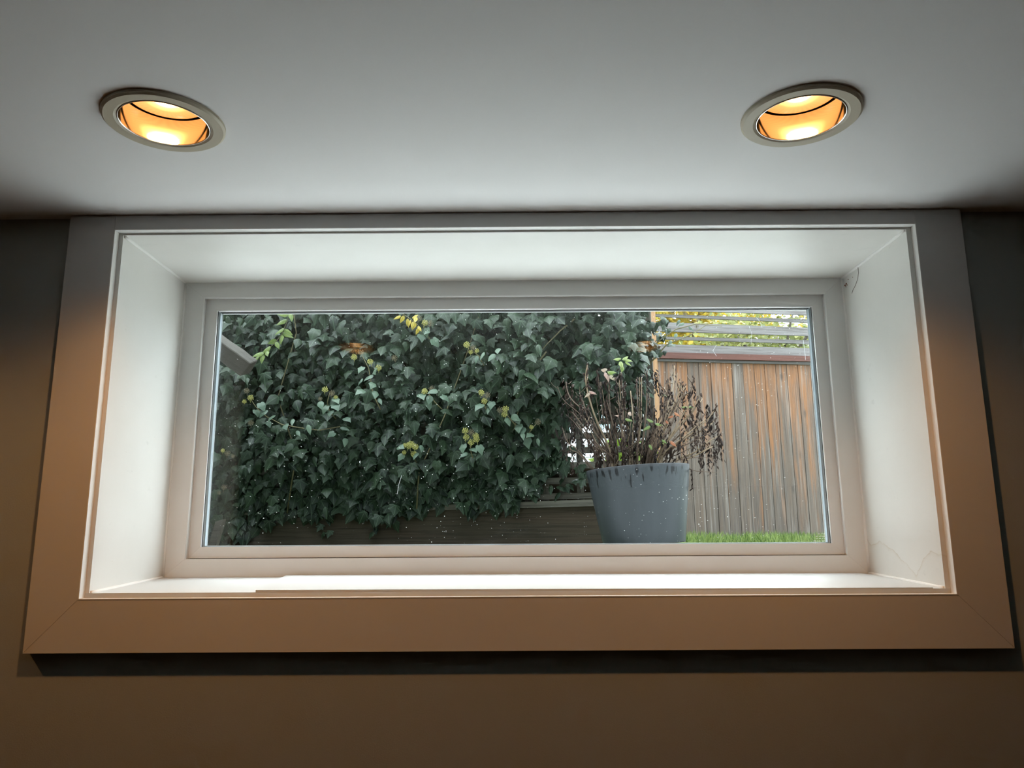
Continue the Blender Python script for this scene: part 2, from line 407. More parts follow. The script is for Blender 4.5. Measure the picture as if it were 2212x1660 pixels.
# walls
bm = bmesh.new()
ox0, ox1, oz1, oz0 = -0.868, 0.876, -0.015, -0.81
box(bm, RX0, ox0, 0, WY, FZ, 3.2); box(bm, ox1, RX1, 0, WY, FZ, 3.2)
box(bm, ox0, ox1, 0, WY, FZ, oz0); box(bm, ox0, ox1, 0, WY, oz1, 3.2)
structure(obj('wall_north', bm, MAT['wall']))
bm = bmesh.new(); box(bm, RX0, RX1, RY0-0.1, RY0, FZ, 0.0); structure(obj('wall_south', bm, MAT['plainwall']))
bm = bmesh.new(); box(bm, RX0-0.1, RX0, RY0-0.1, 0, FZ, 0.0); structure(obj('wall_west', bm, MAT['plainwall']))
bm = bmesh.new(); box(bm, RX1, RX1+0.1, RY0-0.1, 0, FZ, 0.0); structure(obj('wall_east', bm, MAT['plainwall']))
bm = bmesh.new(); box(bm, RX0, RX1, RY0, 0, FZ-0.1, FZ); structure(obj('floor', bm, MAT['floor']))
# ceiling with round cut-outs for the recessed lights
bm = bmesh.new()
h = 0.16; HOLE = 0.074
def quad(x0, x1, y0, y1):
    v = [bm.verts.new(p) for p in ((x0, y0, 0), (x0, y1, 0), (x1, y1, 0), (x1, y0, 0))]; bm.faces.new(v)
quad(RX0, RX1, RY0, LY-h); quad(RX0, RX1, LY+h, 0.0)
xs = sorted(l[0] for l in LAMPS); prev = RX0
for lx in xs:
    quad(prev, lx-h, LY-h, LY+h); prev = lx+h
    n = 64; inn, outr = [], []
    for k in range(n):
        a = k*2*PI/n+PI/4; c, s = math.cos(a), math.sin(a); q = h/max(abs(c), abs(s))
        inn.append(bm.verts.new((lx+HOLE*c, LY+HOLE*s, 0))); outr.append(bm.verts.new((lx+q*c, LY+q*s, 0)))
    for k in range(n): bm.faces.new((inn[k], inn[(k+1) % n], outr[(k+1) % n], outr[k]))
quad(prev, RX1, LY-h, LY+h)
structure(obj('ceiling', bm, MAT['ceiling']))
bm = bmesh.new(); box(bm, RX0-0.1, RX1+0.1, RY0-0.1, 0.0, 0.30, 0.36); structure(obj('ceiling_deck', bm, MAT['plainwall']))

# casing: trim_1
tr = structure(empty('trim_1', (0, 0, CO[3])))
def local(o, root):
    o.matrix_parent_inverse = Matrix.Translation(-Vector(root.location)); return o
def board4(name, a, b, c, d, y0, y1, mat, root, bevel=0.0018):
    """board whose front outline is a,b,c,d as (x,z)"""
    bm = bmesh.new()
    hexa(bm, [(a[0], y0, a[1]), (b[0], y0, b[1]), (c[0], y0, c[1]), (d[0], y0, d[1]),
              (a[0], y1, a[1]), (b[0], y1, b[1]), (c[0], y1, c[1]), (d[0], y1, d[1])])
    return local(obj(name, bm, mat, root, bevel=bevel), root)
g = 0.0004
cb = MAT['casing']
board4('head_casing', (CI[0]+g, CI[2]), (CI[1]-g, CI[2]), (CI[1]-g, -0.0015), (CI[0]+g, -0.0015), -T, 0, cb, tr)
board4('side_casing', (CO[0], CO[3]+g*2), (CI[0], CI[3]+g*2), (CI[0], -0.0015), (CO[0], -0.0015), -T, 0, cb, tr)
board4('side_casing', (CI[1], CI[3]+g*2), (CO[1], CO[3]+g*2), (CO[1], -0.0015), (CI[1], -0.0015), -T, 0, cb, tr)
board4('bottom_casing', (CO[0], CO[3]), (CO[1], CO[3]), (CI[1], CI[3]), (CI[0], CI[3]), -T, 0, cb, tr)

# whiter strips lining the casing's inner edge, imitating window light on it
lw = 0.0018
for x0_, x1_, z0_, z1_ in ((CI[0], CI[1], CI[2]-lw, CI[2]), (CI[0], CI[1], CI[3], CI[3]+lw), (CI[0], CI[0]+lw, CI[3]+lw, CI[2]-lw), (CI[1]-lw, CI[1], CI[3]+lw, CI[2]-lw)):
    bm = bmesh.new(); box(bm, x0_, x1_, -T-0.0006, 0.0, z0_, z1_)
    local(obj('lit_edge_strip', bm, MAT['caulk'], tr, bevel=0.0006), tr)
# jamb lining: trim_2
tj = structure(empty('trim_2', (0, 0, JO[3])))
jt = 0.018
def slab(name, pts_in, pts_out, mat):
    bm = bmesh.new(); hexa(bm, list(pts_in)+list(pts_out)); return local(obj(name, bm, mat, tj, bevel=0.0012), tj)
x0, x1, zt, zb = JO; X0, X1, ZT, ZB = JI
slab('jamb_board', [(x0, 0, zb), (x0, 0, zt), (X0, D+0.01, ZT), (X0, D+0.01, ZB)], [(x0-jt, 0, zb), (x0-jt, 0, zt), (X0-jt, D+0.01, ZT), (X0-jt, D+0.01, ZB)], MAT['jamb'])
slab('jamb_board', [(x1, 0, zb), (x1, 0, zt), (X1, D+0.01, ZT), (X1, D+0.01, ZB)], [(x1+jt, 0, zb), (x1+jt, 0, zt), (X1+jt, D+0.01, ZT), (X1+jt, D+0.01, ZB)], MAT['jamb_stain'])['label'] = 'right jamb board with brown water stains low down'
slab('head_board', [(x0-jt, 0, zt), (x1+jt, 0, zt), (X1+jt, D+0.01, ZT), (X0-jt, D+0.01, ZT)], [(x0-jt, 0, zt+jt), (x1+jt, 0, zt+jt), (X1+jt, D+0.01, ZT+jt), (X0-jt, D+0.01, ZT+jt)], MAT['jamb'])
slab('sill_board', [(x0-jt, 0, zb), (x1+jt, 0, zb), (X1+jt, D+0.01, ZB), (X0-jt, D+0.01, ZB)], [(x0-jt, 0, zb-jt), (x1+jt, 0, zb-jt), (X1+jt, D+0.01, ZB-jt), (X0-jt, D+0.01, ZB-jt)], MAT['sill'])
# thin cover strip lying on the sill
bm = bmesh.new(); e = 0.0045; n0 = 0.002
hexa(bm, [(-0.508, n0, zb+0.0002), (0.825, n0, zb+0.0002), (0.832, D-0.01, ZB), (-0.546, D-0.01, ZB), (-0.508, n0, zb+e), (0.825, n0, zb+e*0.4), (0.832, D-0.01, ZB+e*0.4), (-0.546, D-0.01, ZB+e)])
local(obj('sill_cover', bm, MAT['sill'], tj, bevel=0.0008), tj)
# caulk beads in the corners
for (a, b) in (((x0, 0.004, zt), (X0, D, ZT)), ((x1, 0.004, zt), (X1, D, ZT)), ((x0, 0.004, zb), (X0, D, ZB)), ((x1, 0.004, zb), (X1, D, ZB)),
               ((X0, D, ZT), (X0, D, ZB)), ((X1, D, ZT), (X1, D, ZB))):
    a, b = Vector(a), Vector(b); bm = bmesh.new()
    pts = [a.lerp(b, i/14) for i in range(15)]
    tube(bm, pts, [0.0042+0.0012*noise.noise(p*40) for p in pts], 8)
    local(obj('caulk_bead', bm, MAT['caulk'], tj, smooth=True), tj)

# window_1 : frame, sash, insulated glass
wn = structure(empty('window_1', (0, D, FI[3])))
def ring_members(prefix, outer, inner, y0, y1, mat, bevel, root=wn):
    a0, a1, at_, ab = outer; b0, b1, bt, bb = inner; g = 0.0003
    board4(prefix+'_head', (a0, at_), (b0, bt), (b1, bt), (a1, at_), y0, y1, mat, root, bevel)
    board4(prefix+'_bottom', (a0, ab), (a1, ab), (b1, bb), (b0, bb), y0, y1, mat, root, bevel)
    board4(prefix+'_stile', (a0, ab+g), (b0, bb+g), (b0, bt-g), (a0, at_-g), y0, y1, mat, root, bevel)
    board4(prefix+'_stile', (b1, bb+g), (a1, ab+g), (a1, at_-g), (b1, bt-g), y0, y1, mat, root, bevel)
ring_members('frame', JI, FI, D, WY+0.02, MAT['vinyl'], 0.004)
q = 0.0016
SO = (FI[0]+0.0004, FI[1]-0.0004, FI[2]-0.0004, FI[3]+q)
ring_members('sash', SO, SI, D+0.018, WY+0.005, MAT['vinyl'], 0.002)
# rounded beads on frame and sash inner edges, whitened to imitate bright highlights
MAT['bead'] = paint('glossy_highlight_bead', (0.90, 0.90, 0.885), 0.18, 60, 0.0, 0.01, 0.7)
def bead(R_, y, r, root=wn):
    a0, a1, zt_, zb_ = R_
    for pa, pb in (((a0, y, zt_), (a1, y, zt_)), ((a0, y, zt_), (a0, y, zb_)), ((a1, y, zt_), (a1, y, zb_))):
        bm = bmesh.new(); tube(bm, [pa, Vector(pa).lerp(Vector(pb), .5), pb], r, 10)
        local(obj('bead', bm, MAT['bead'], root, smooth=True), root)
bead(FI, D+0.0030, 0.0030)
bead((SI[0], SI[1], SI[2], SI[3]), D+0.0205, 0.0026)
# dark joint behind the sash edge
bm = bmesh.new()
for (xa, xb, za, zb_) in ((FI[0]+0.002, FI[1]-0.002, FI[3]-0.002, FI[3]+q+0.002),):
    box(bm, xa, xb, D+0.027, D+0.030, za, zb_)
local(obj('weather_strip', bm, MAT['gasket'], wn), wn)
def rect_ring(bm, outer, inner, y0, y1):
    a0, a1, at_, ab = outer; b0, b1, bt, bb = inner
    box(bm, a0, b0, y0, y1, ab, at_); box(bm, b1, a1, y0, y1, ab, at_)
    box(bm, b0, b1, y0, y1, ab, bb); box(bm, b0, b1, y0, y1, bt, at_)
def inset(r, sx, st=None, sb=None):
    st = sx if st is None else st; sb = sx if sb is None else sb
    return (r[0]+sx, r[1]-sx, r[2]-st, r[3]+sb)
bm = bmesh.new(); rect_ring(bm, inset(SI, -0.004), inset(SI, 0.0014, -0.001, 0.0), G-0.004, G-0.0012)
local(obj('gasket', bm, MAT['gasket'], wn), wn)
bm = bmesh.new(); rect_ring(bm, inset(SI, -0.010), inset(SI, 0.0045, -0.004, 0.002), G+0.0045, G+0.0165)
bm2 = bmesh.new(); box(bm2, SI[0]-0.008, SI[1]+0.008, G+0.0046, G+0.0176, SI[2]-0.0022, SI[2]+0.012)
local(obj('top_seal', bm2, MAT['gasket'], wn), wn)
sp = local(obj('glass_spacer', bm, MAT['spacer'], wn), wn)
bm = bmesh.new(); rect_ring(bm, inset(SI, 0.0030, -0.0060, 0.0012), inset(SI, 0.0056, -0.0045, 0.0026), G+0.0167, G+0.0176)
local(obj('spacer_edge', bm, MAT['spacer_bright'], wn), wn)
bm = bmesh.new(); box(bm, SI[0]-0.005, SI[1]+0.005, G, G+0.004, SI[3]-0.005, SI[2]+0.005); local(obj('inner_pane', bm, MAT['glass'], wn), wn)
bm = bmesh.new(); box(bm, SI[0]-0.005, SI[1]+0.005, G+0.018, G+0.022, SI[3]-0.005, SI[2]+0.005); local(obj('outer_pane', bm, MAT['glass_dirty'], wn), wn)
# tiny printed markings in two corners of the glass (too small to read in the photograph)
def marks(x1_, z1_, lines):
    bm = bmesh.new(); r = random.Random(3)
    for i, w in enumerate(lines):
        z = z1_-i*0.0056; x = x1_-w
        while x < x1_:
            L = r.uniform(0.0010, 0.0024)
            box(bm, x, x+L, G-0.0006, G-0.0002, z-r.uniform(0.0016, 0.0026), z); x += L+r.choice([0.0009, 0.0009, 0.003])
    local(obj('etched_marking', bm, MAT['etch'], wn), wn)
p = at(1781, 1153, G); marks(p.x, p.z, [0.016, 0.022, 0.022, 0.028, 0.030])
p = at(1741, 681, G); marks(p.x, p.z, [0.038, 0.036, 0.030, 0.026])

# ------------------------------------------------------------------ recessed lights
def recessed_light(x, label):
    root = empty('recessed_light', (x, LY, 0)); tag(root, label, 'ceiling light', 'recessed ceiling lights')
    bm = bmesh.new()
    lathe(bm, [(0.0955, -0.0003), (0.0952, -0.0045), (0.0915, -0.0075), (0.0760, -0.0068), (0.0720, -0.0050), (0.0712, -0.0005), (0.0712, 0.004), (0.0735, 0.004), (0.0735, -0.0003)], 96, close=True)
    obj('trim_ring', bm, MAT['trim_ring'], root, smooth=False)
    bm = bmesh.new()
    lathe(bm, [(0.0711, -0.0060), (0.0703, -0.0066), (0.0694, -0.0062), (0.0693, -0.0052), (0.0711, -0.0052)], 96, close=True)
    obj('chrome_lip', bm, MAT['chrome'], root, smooth=True)
    bm = bmesh.new()
    lathe(bm, [(0.0692, -0.005), (0.0692, -0.0049), (0.0692, -0.0046), (0.0690, 0.010), (0.0686, 0.025), (0.0680, 0.040), (0.0676, 0.0496), (0.0675, 0.050), (0.0700, 0.050), (0.0701, 0.0496), (0.0705, 0.040), (0.0709, -0.0046), (0.0709, -0.005)], 96, close=True)
    obj('reflector', bm, MAT['reflector'], root, smooth=True)
    bm = bmesh.new()
    # PAR bulb: shallow domed lens, then the cone back to the socket
    pr = [(0.0, 0.0355)]+[(0.0640*math.sin(a), 0.0355+0.0065*(1-math.cos(a))) for a in [i*PI/2/10 for i in range(1, 11)]]
    rings = lathe(bm, pr[1:], 72); c = bm.verts.new((0, 0, pr[0][1]))
    for k in range(72): bm.faces.new((c, rings[0][(k+1) % 72], rings[0][k]))
    obj('bulb_lens', bm, MAT['bulb'], root, smooth=True)
    bm = bmesh.new()
    lathe(bm, [(0.0645, 0.041), (0.0645, 0.047), (0.05, 0.075), (0.025, 0.10), (0.019, 0.14)], 48)
    obj('bulb_body', bm, MAT['reflector'], root, smooth=True)
    bm = bmesh.new()
    rings = lathe(bm, [(0.0738, 0.003), (0.078, 0.02), (0.078, 0.19)], 48); bm.faces.new(rings[-1])
    obj('can_housing', bm, MAT['housing'], root)
    ld = bpy.data.lights.new('bulb_light', 'SPOT'); ld.energy = LAMP_W; ld.color = LAMP_COL
    ld.spot_size = math.radians(150); ld.spot_blend = 0.85; ld.shadow_soft_size = 0.022
    lo = bpy.data.objects.new('bulb_light', ld); COL.objects.link(lo); lo.parent = root; lo.location = (0, 0, 0.030)
    return root
recessed_light(LAMPS[0][0], 'lit recessed ceiling light with almond trim, the one on the left')
recessed_light(LAMPS[1][0], 'lit recessed ceiling light with almond trim, the one on the right')
recessed_light(LAMPS[2][0], 'third lit recessed ceiling light, beyond the left edge of the picture')

# stray hair and rust-coloured specks in the upper right corner of the reveal
def on_jamb(px, py):
    n = Vector((D, -(X1-x1), 0)).normalized(); P0 = Vector((x1, 0, 0))
    d = ray(px, py); t = (P0-CAM).dot(n)/d.dot(n); p = CAM+d*t
    return p - n*0.0008
bm = bmesh.new()
tube(bm, [on_jamb(*q_) for q_ in ((1854, 576), (1855, 590), (1853, 604), (1848, 618), (1843, 627), (1841, 634))], 0.0005, 5)
tag(obj('stray_hair', bm, MAT['hair']), 'thin dark hair stuck in the upper right corner of the window reveal', 'hair')
SPK = ['outermost lone rusty speck', 'small rusty speck, second from the right', 'rusty speck topping the cluster', 'largest rusty speck', 'rusty speck right of the largest one', 'lowest small rusty speck']
for i, (px, py, r_) in enumerate(((1842.5, 599, .0011), (1833, 604, .0013), (1829, 613, .0022), (1826.5, 617, .0024), (1830.5, 616, .0018), (1828, 620, .0014))):
    bm = bmesh.new(); p = on_jamb(px, py)
    bmesh.ops.create_icosphere(bm, subdivisions=1, radius=r_, matrix=Matrix.Translation(p))
    for v in bm.verts: v.co += Vector((0, 0, 1))*random.uniform(-.0006, .0006)
    tag(obj('dirt_speck', bm, MAT['rustspeck']), SPK[i]+' in the upper right corner of the window reveal', 'speck', 'dirt specks in the reveal corner')

# ================================================================== outdoors
GZ = -0.735
bm = bmesh.new(); box(bm, -14, 16, 1.9, 30, GZ-0.3, GZ); structure(obj('ground', bm, MAT['ground']))
bm = bmesh.new(); box(bm, -6, 7, WY, 1.895, GZ-0.3, GZ-0.004); structure(obj('bounce_slab', bm, MAT['bounce_slab']))  # unseen pale slab added to bounce daylight up to the ceiling

# unseen wall added on the left to shade the ivy and pot
bm = bmesh.new(); box(bm, -2.95, -2.80, WY, 3.40, GZ, 1.6); structure(obj('wall_shade', bm, MAT['shade_wall_dark']))
# ---- fence lines as vertical planes
def plane(p_a, p_b):
    a, b = Vector((p_a[0], p_a[1], 0)), Vector((p_b[0], p_b[1], 0))
    d = (b-a).normalized(); n = Vector((d.y, -d.x, 0))      # n points to the house side (-y)
    return a, d, n
LA, LD, LN = plane((-1.84, 3.33), (0.46, 2.73))             # lattice fence behind the ivy
FA, FD, FN = plane((1.195, 4.73), (2.54, 5.03))             # board fence on the right
def lat(px, py, off=0.0): return at_plane(px, py, LA+LN*off, LN)
def fen(px, py, off=0.0): return at_plane(px, py, FA+FN*off, FN)
def plank(name, A, d, n, s0, s1, z0a, z1a, z0b, z1b, o0, o1, mat, parent, bevel=0.003):
    """board on a fence plane: runs s0..s1 along d, heights at both ends, o0..o1 in front of the plane.
    Mesh is local to its own root so that wood grain follows the board."""
    L = s1-s0; c = A+d*s0; bm = bmesh.new()
    hexa(bm, [(0, -o1, z0a), (L, -o1, z0b), (L, -o0, z0b), (0, -o0, z0a), (0, -o1, z1a), (L, -o1, z1b), (L, -o0, z1b), (0, -o0, z1a)])
    o = obj(name, bm, mat, parent, bevel=bevel, seg=1)
    pl = Vector(parent.location)
    o.location = Vector((c.x, c.y, 0))-pl
    o.rotation_euler = (0, 0, math.atan2(d.y, d.x))
    return o
def S(A, d, P): return (P-A).dot(d)

# ---- right board fence
bf = empty('board_fence', (FA.x, FA.y, GZ)); tag(bf, 'weathered cedar board fence with open horizontal slats on top, right of the pot', 'fence')
edges = [1417, 1435.5, 1460, 1482.5, 1507, 1532.5, 1555, 1578, 1602, 1626.5, 1649, 1673, 1696.5, 1720.5, 1747, 1771, 1796, 1821, 1846, 1871, 1896]
ss = [S(FA, FD, fen(x, 795)) for x in edges]
ztop = fen(1590, 770).z; zbot = -0.70
for i in range(len(ss)-1):
    t_ = random.uniform(-0.004, 0.004)
    plank('fence_board', FA, FD, FN, ss[i]+0.0026, ss[i+1]-0.0026, zbot+random.uniform(-0.012, 0.006), ztop, zbot+random.uniform(-0.012, 0.006), ztop, 0.0+t_, 0.018+t_, MAT['fence_board'], bf)
smin, smax = ss[0]-0.005, ss[-1]+0.02
def frail(name, ya0, ya1, yb0, yb1, o0, o1, mat, s0=smin, s1=smax):
    """px heights (lower, upper) at px x=1423 and at x=1750 measured on the photograph, turned into world heights"""
    za0, za1 = fen(1423, ya0, o1).z, fen(1423, ya1, o1).z; zb0, zb1 = fen(1750, yb0, o1).z, fen(1750, yb1, o1).z
    k = (s1-ss[0])/(ss[14]-ss[0])
    return plank(name, FA, FD, FN, s0, s1, za0, za1, za0+(zb0-za0)*k, za1+(zb1-za1)*k, o0, o1, mat, bf)
frail('moulding', 780.5, 774, 788, 781, 0.018, 0.034, MAT['fence_slat'])
frail('rail', 774, 761, 781, 769.5, 0.010, 0.062, MAT['red_rail'])
frail('slat', 761, 744, 769.5, 752.5, 0.012, 0.030, MAT['fence_slat'])
frail('slat', 733, 727, 743.5, 735.5, -0.020, -0.002, MAT['fence_slat'])
frail('slat', 716, 696, 726, 708.5, 0.012, 0.030, MAT['fence_slat'])
frail('slat', 684.5, 679, 698, 690.5, -0.020, -0.002, MAT['fence_slat'])
frail('slat', 670, 650, 681, 663, 0.012, 0.030, MAT['fence_slat'])
frail('slat', 640, 634, 652, 645, -0.020, -0.002, MAT['fence_slat'])
frail('slat', 626, 606, 637, 619, 0.012, 0.030, MAT['fence_slat'])
frail('kickboard', 1171, 1161.5, 1169, 1160, 0.019, 0.04, MAT['fence_slat'], s1=ss[9])
# posts
def post(pxl, pxr, mat):
    a, b = fen(pxl, 850, 0.05), fen(pxr, 850, 0.05)
    return plank('post', FA, FD, FN, S(FA, FD, a), S(FA, FD, b), GZ, 1.35, GZ, 1.35, -0.045, 0.05, mat, bf, 0.004)
post(1398, 1423, MAT['new_post'])

# ---- lattice fence
lf = empty('lattice_fence', (LA.x, LA.y, GZ)); tag(lf, 'dark square lattice fence half hidden under the ivy', 'fence')
sL, sR = S(LA, LD, lat(430, 950)), S(LA, LD, lat(1400, 950))
def lrail(name, xa, ya0, ya1, xb, yb0, yb1, o0, o1, mat, s0=sL, s1=sR):
    pa0, pa1, pb0, pb1 = lat(xa, ya0, o1), lat(xa, ya1, o1), lat(xb, yb0, o1), lat(xb, yb1, o1)
    sa, sb = S(LA, LD, pa0), S(LA, LD, pb0)
    f = lambda za, zb, s: za+(zb-za)*(s-sa)/(sb-sa)
    return plank(name, LA, LD, LN, s0, s1, f(pa0.z, pb0.z, s0), f(pa1.z, pb1.z, s0), f(pa0.z, pb0.z, s1), f(pa1.z, pb1.z, s1), o0, o1, mat, lf, 0.002)
lrail('bottom_rail', 880, 1104, 1094.5, 1284, 1094, 1079, 0.0, 0.045, MAT['lattice_rail'])
lrail('slat', 900, 1087, 1074, 1284, 1077, 1064, 0.0, 0.014, MAT['lattice'])
lrail('slat', 1130, 1048, 1034, 1274, 1044.5, 1031.5, 0.0, 0.014, MAT['lattice'])
lrail('middle_rail', 1188, 1014, 999.5, 1310, 1011.5, 997, 0.0, 0.030, MAT['lattice_rail'])
yy = 979.0
for k in range(16):
    lrail('slat', 1200, yy+1.5, yy-11.5, 1300, yy-0.5, yy-13.5, 0.0, 0.014, MAT['lattice']); yy -= 31.0
for k, px in enumerate([1400-37.2*i for i in range(26)]):
    a, b = lat(px-7, 960), lat(px+7, 960)
    plank('upright', LA, LD, LN, S(LA, LD, a), S(LA, LD, b), lat(1280, 1085).z, 0.55, lat(1280, 1085).z, 0.55, -0.014, -0.0005, MAT['lattice_v'], lf, 0.002)
lrail('base_plank', 880, 1215, 1101, 1284, 1215, 1090, -0.02, 0.018, MAT['kickboard'])
lrail('back_plank', 880, 1100, 1018, 1284, 1090, 1007, -0.16, -0.12, MAT['kickboard'])
plank('post', LA, LD, LN, sR-0.02, sR+0.04, GZ, 0.9, GZ, 0.9, -0.06, -0.015, MAT['lattice_v'], lf, 0.003)
plank('post', LA, LD, LN, sL-0.2, sL-0.11, GZ, 0.9, GZ, 0.9, -0.10, -0.015, MAT['lattice_v'], lf, 0.003)

# ------------------------------------------------------------------ leaves
def half_leaf(outline, spine, tris, fold, curl):
    """mirror a half outline; outline points o0..on (o0 = base, on = tip), spine points in between"""
    V, F = [], []
    def z(x, y): return -fold*abs(x)+curl*(y-0.35)**2*-1.0+0.03*math.sin(9*x+7*y)
    idx = {}
    for s in (1, -1):
        for i, (x, y) in enumerate(outline):
            if s == -1 and x == 0: idx[(s, 'o', i)] = idx[(1, 'o', i)]; continue
            idx[(s, 'o', i)] = len(V); V.append((s*x, y, z(x, y)))
        for i, y in enumerate(spine):
            if s == -1: idx[(s, 's', i)] = idx[(1, 's', i)]; continue
            idx[(s, 's', i)] = len(V); V.append((0, y, z(0, y)))
    for s in (1, -1):
        for t in tris:
            f = [idx[(s, k[0], int(k[1]))] for k in t]
            F.append(f if s == 1 else f[::-1])
    return np.array(V), F
LOBE_T = [('o0','o1','o2'),('o0','o2','o3'),('o0','o3','s0'),('s0','o3','o4'),('s0','o4','o5'),('s0','o5','s1'),('s1','o5','o6'),('s1','o6','o7')]
T_LOBE = [half_leaf([(0,.05),(.17,-.07),(.42,-.03),(.36,.17),(.53,.43),(.30,.50),(.19,.72),(0,1.0)], [.38,.68], LOBE_T, .28, .35),
          half_leaf([(0,.03),(.20,-.10),(.36,.00),(.40,.20),(.47,.40),(.34,.52),(.18,.76),(0,1.0)], [.36,.66], LOBE_T, .15, .55),
          half_leaf([(0,.06),(.14,-.05),(.45,.02),(.33,.22),(.50,.52),(.24,.54),(.15,.78),(0,1.05)], [.40,.70], LOBE_T, .40, .25)]
OV_T = [('o0','o1','s0'),('s0','o1','o2'),('s0','o2','o3'),('s0','o3','s1'),('s1','o3','o4'),('s1','o4','o5')]
T_OV = [half_leaf([(0,0),(.24,.06),(.37,.28),(.29,.57),(.13,.84),(0,1.05)], [.3,.66], OV_T, .30, .45),
        half_leaf([(0,0),(.16,.10),(.25,.34),(.20,.62),(.09,.86),(0,1.08)], [.3,.66], OV_T, .45, .5)]
TEMPL = T_LOBE+T_OV
def template_mesh(name, VF, mat):
    me = bpy.data.meshes.new(name); me.from_pydata([tuple(v) for v in VF[0]], [], VF[1])
    uv = me.uv_layers.new(name='UVMap')
    co = VF[0]
    for l in me.loops: uv.data[l.index].uv = (co[l.vertex_index][0], co[l.vertex_index][1])
    me.polygons.foreach_set('use_smooth', [True]*len(me.polygons))
    me.materials.append(mat)
    return me
def leaf_frame(normal, tipdir):
    n = Vector(normal).normalized(); t = Vector(tipdir); t = (t-n*t.dot(n)).normalized()
    x = t.cross(n)
    return Matrix((x, t, n)).transposed()
class Mass:
    """many leaves joined into one mesh with a per-corner tint"""
    def __init__(s): s.V, s.F, s.U, s.T, s.n = [], [], [], [], 0
    def add(s, VF, R, p, size, tint):
        co = VF[0]; s.V.append((co*size) @ np.array(R).T + np.array(p))
        for f in VF[1]: s.F.append([i+s.n for i in f])
        s.U.append(co[:, :2]); s.T.append(np.full(len(co), tint)); s.n += len(co)
    def build(s, name, mat, parent=None):
        me = bpy.data.meshes.new(name); V = np.concatenate(s.V)
        me.from_pydata(V, [], s.F)
        U = np.concatenate(s.U); uv = me.uv_layers.new(name='UVMap')
        li = np.empty(len(me.loops), dtype=np.int32); me.loops.foreach_get('vertex_index', li)
        uv.data.foreach_set('uv', U[li].ravel().astype(np.float32))
        at_ = me.attributes.new('tint', 'FLOAT', 'POINT'); at_.data.foreach_set('value', np.concatenate(s.T).astype(np.float32))
        me.polygons.foreach_set('use_smooth', [True]*len(me.polygons))
        me.materials.append(mat)
        o = bpy.data.objects.new(name, me); COL.objects.link(o)
        if parent: o.parent = parent; o.matrix_parent_inverse = Matrix.Translation(-Vector(parent.location))
        return o
def inpoly(x, y, P):
    c = False; j = len(P)-1
    for i in range(len(P)):
        xi, yi = P[i]; xj, yj = P[j]
        if (yi > y) != (yj > y) and x < (xj-xi)*(y-yi)/(yj-yi)+xi: c = not c
        j = i
    return c

# ------------------------------------------------------------------ ivy
iv = empty('ivy', (LA.x, LA.y, GZ)); tag(iv, 'thick dark green ivy with yellow flower heads smothering the lattice', 'ivy')
# outline of the ivy as seen (photograph pixels); it goes on above and left of the window
IVY_OUT = [(300, -250), (1330, -250), (1375, 560), (1386, 690), (1390, 760), (1384, 860), (1376, 905), (1330, 880), (1262, 880),
           (1225, 915), (1205, 950), (1222, 1000), (1180, 1010), (1165, 1040), (1135, 1062), (1105, 1090), (1020, 1098), (940, 1085), (890, 1100), (850, 1128),
           (810, 1112), (740, 1098), (690, 1112), (640, 1108), (590, 1118), (560, 1140), (520, 1160), (480, 1185), (300, 1190)]
def bulge(px, py):
    w = noise.noise(Vector((px/170.0, py/120.0, 3.1)))*0.5+noise.noise(Vector((px/70.0, py/60.0, 9.7)))*0.3
    top = max(0.0, min(1.0, (1110-py)/260.0))
    e = max(0.0, min(1.0, (1240-px)/260.0)) if py > 840 else 1.0
    return (0.10+0.20*top)*(0.35+0.65*e)+0.10*w*(0.4+0.6*e)
leaves = []
def add_leaf(px, py, off, size, spread=0.5, kind=None, up=0.55):
    p = lat(px, py, off)
    n = Vector((random.gauss(0, spread), -1.0, up+random.gauss(0, spread*0.8))) 
    tipd = Vector((random.gauss(0, 0.45), -0.25, -1.0))
    k = kind if kind is not None else random.choices(range(5), (4, 4, 3, 2, 1))[0]
    leaves.append((off, k, leaf_frame(n, tipd), p, size, random.random(), px, py))
tries = 0
def sample(n, layer):
    c = 0
    while c < n:
        px, py = random.uniform(300, 1440), random.uniform(430, 1190)
        if py < 600 and random.random() < 0.35: continue
        if not inpoly(px, py, IVY_OUT): continue
        b = bulge(px, py)
        if layer == 'front':
            # clumps: leave dark pockets between the leaf tufts
            cl = noise.noise(Vector((px/60.0, py/48.0, 1.7)))+0.5*noise.noise(Vector((px/26.0, py/22.0, 5.0)))
            thr = 0.04 if (py > 900 or (px < 1000 and 760 < py < 900)) else -0.18
            if cl < thr and random.random() < 0.93: continue
            add_leaf(px, py, b+random.uniform(-0.03, 0.05), random.uniform(0.056, 0.098))
        elif layer == 'mid':
            add_leaf(px, py, b*random.uniform(0.25, 0.7), random.uniform(0.050, 0.085), 0.6)
        elif layer == 'behind':
            add_leaf(px, py, -random.uniform(0.03, 0.12), random.uniform(0.09, 0.13), 0.25, kind=random.choice([1, 3]), up=0.2)
        else:
            add_leaf(px, py, random.uniform(0.015, 0.06)+b*0.15, random.uniform(0.07, 0.10), 0.35, kind=random.choice([1, 3]), up=0.25)
        c += 1
sample(1250, 'front'); sample(1900, 'mid'); sample(4200, 'back'); sample(3000, 'behind')
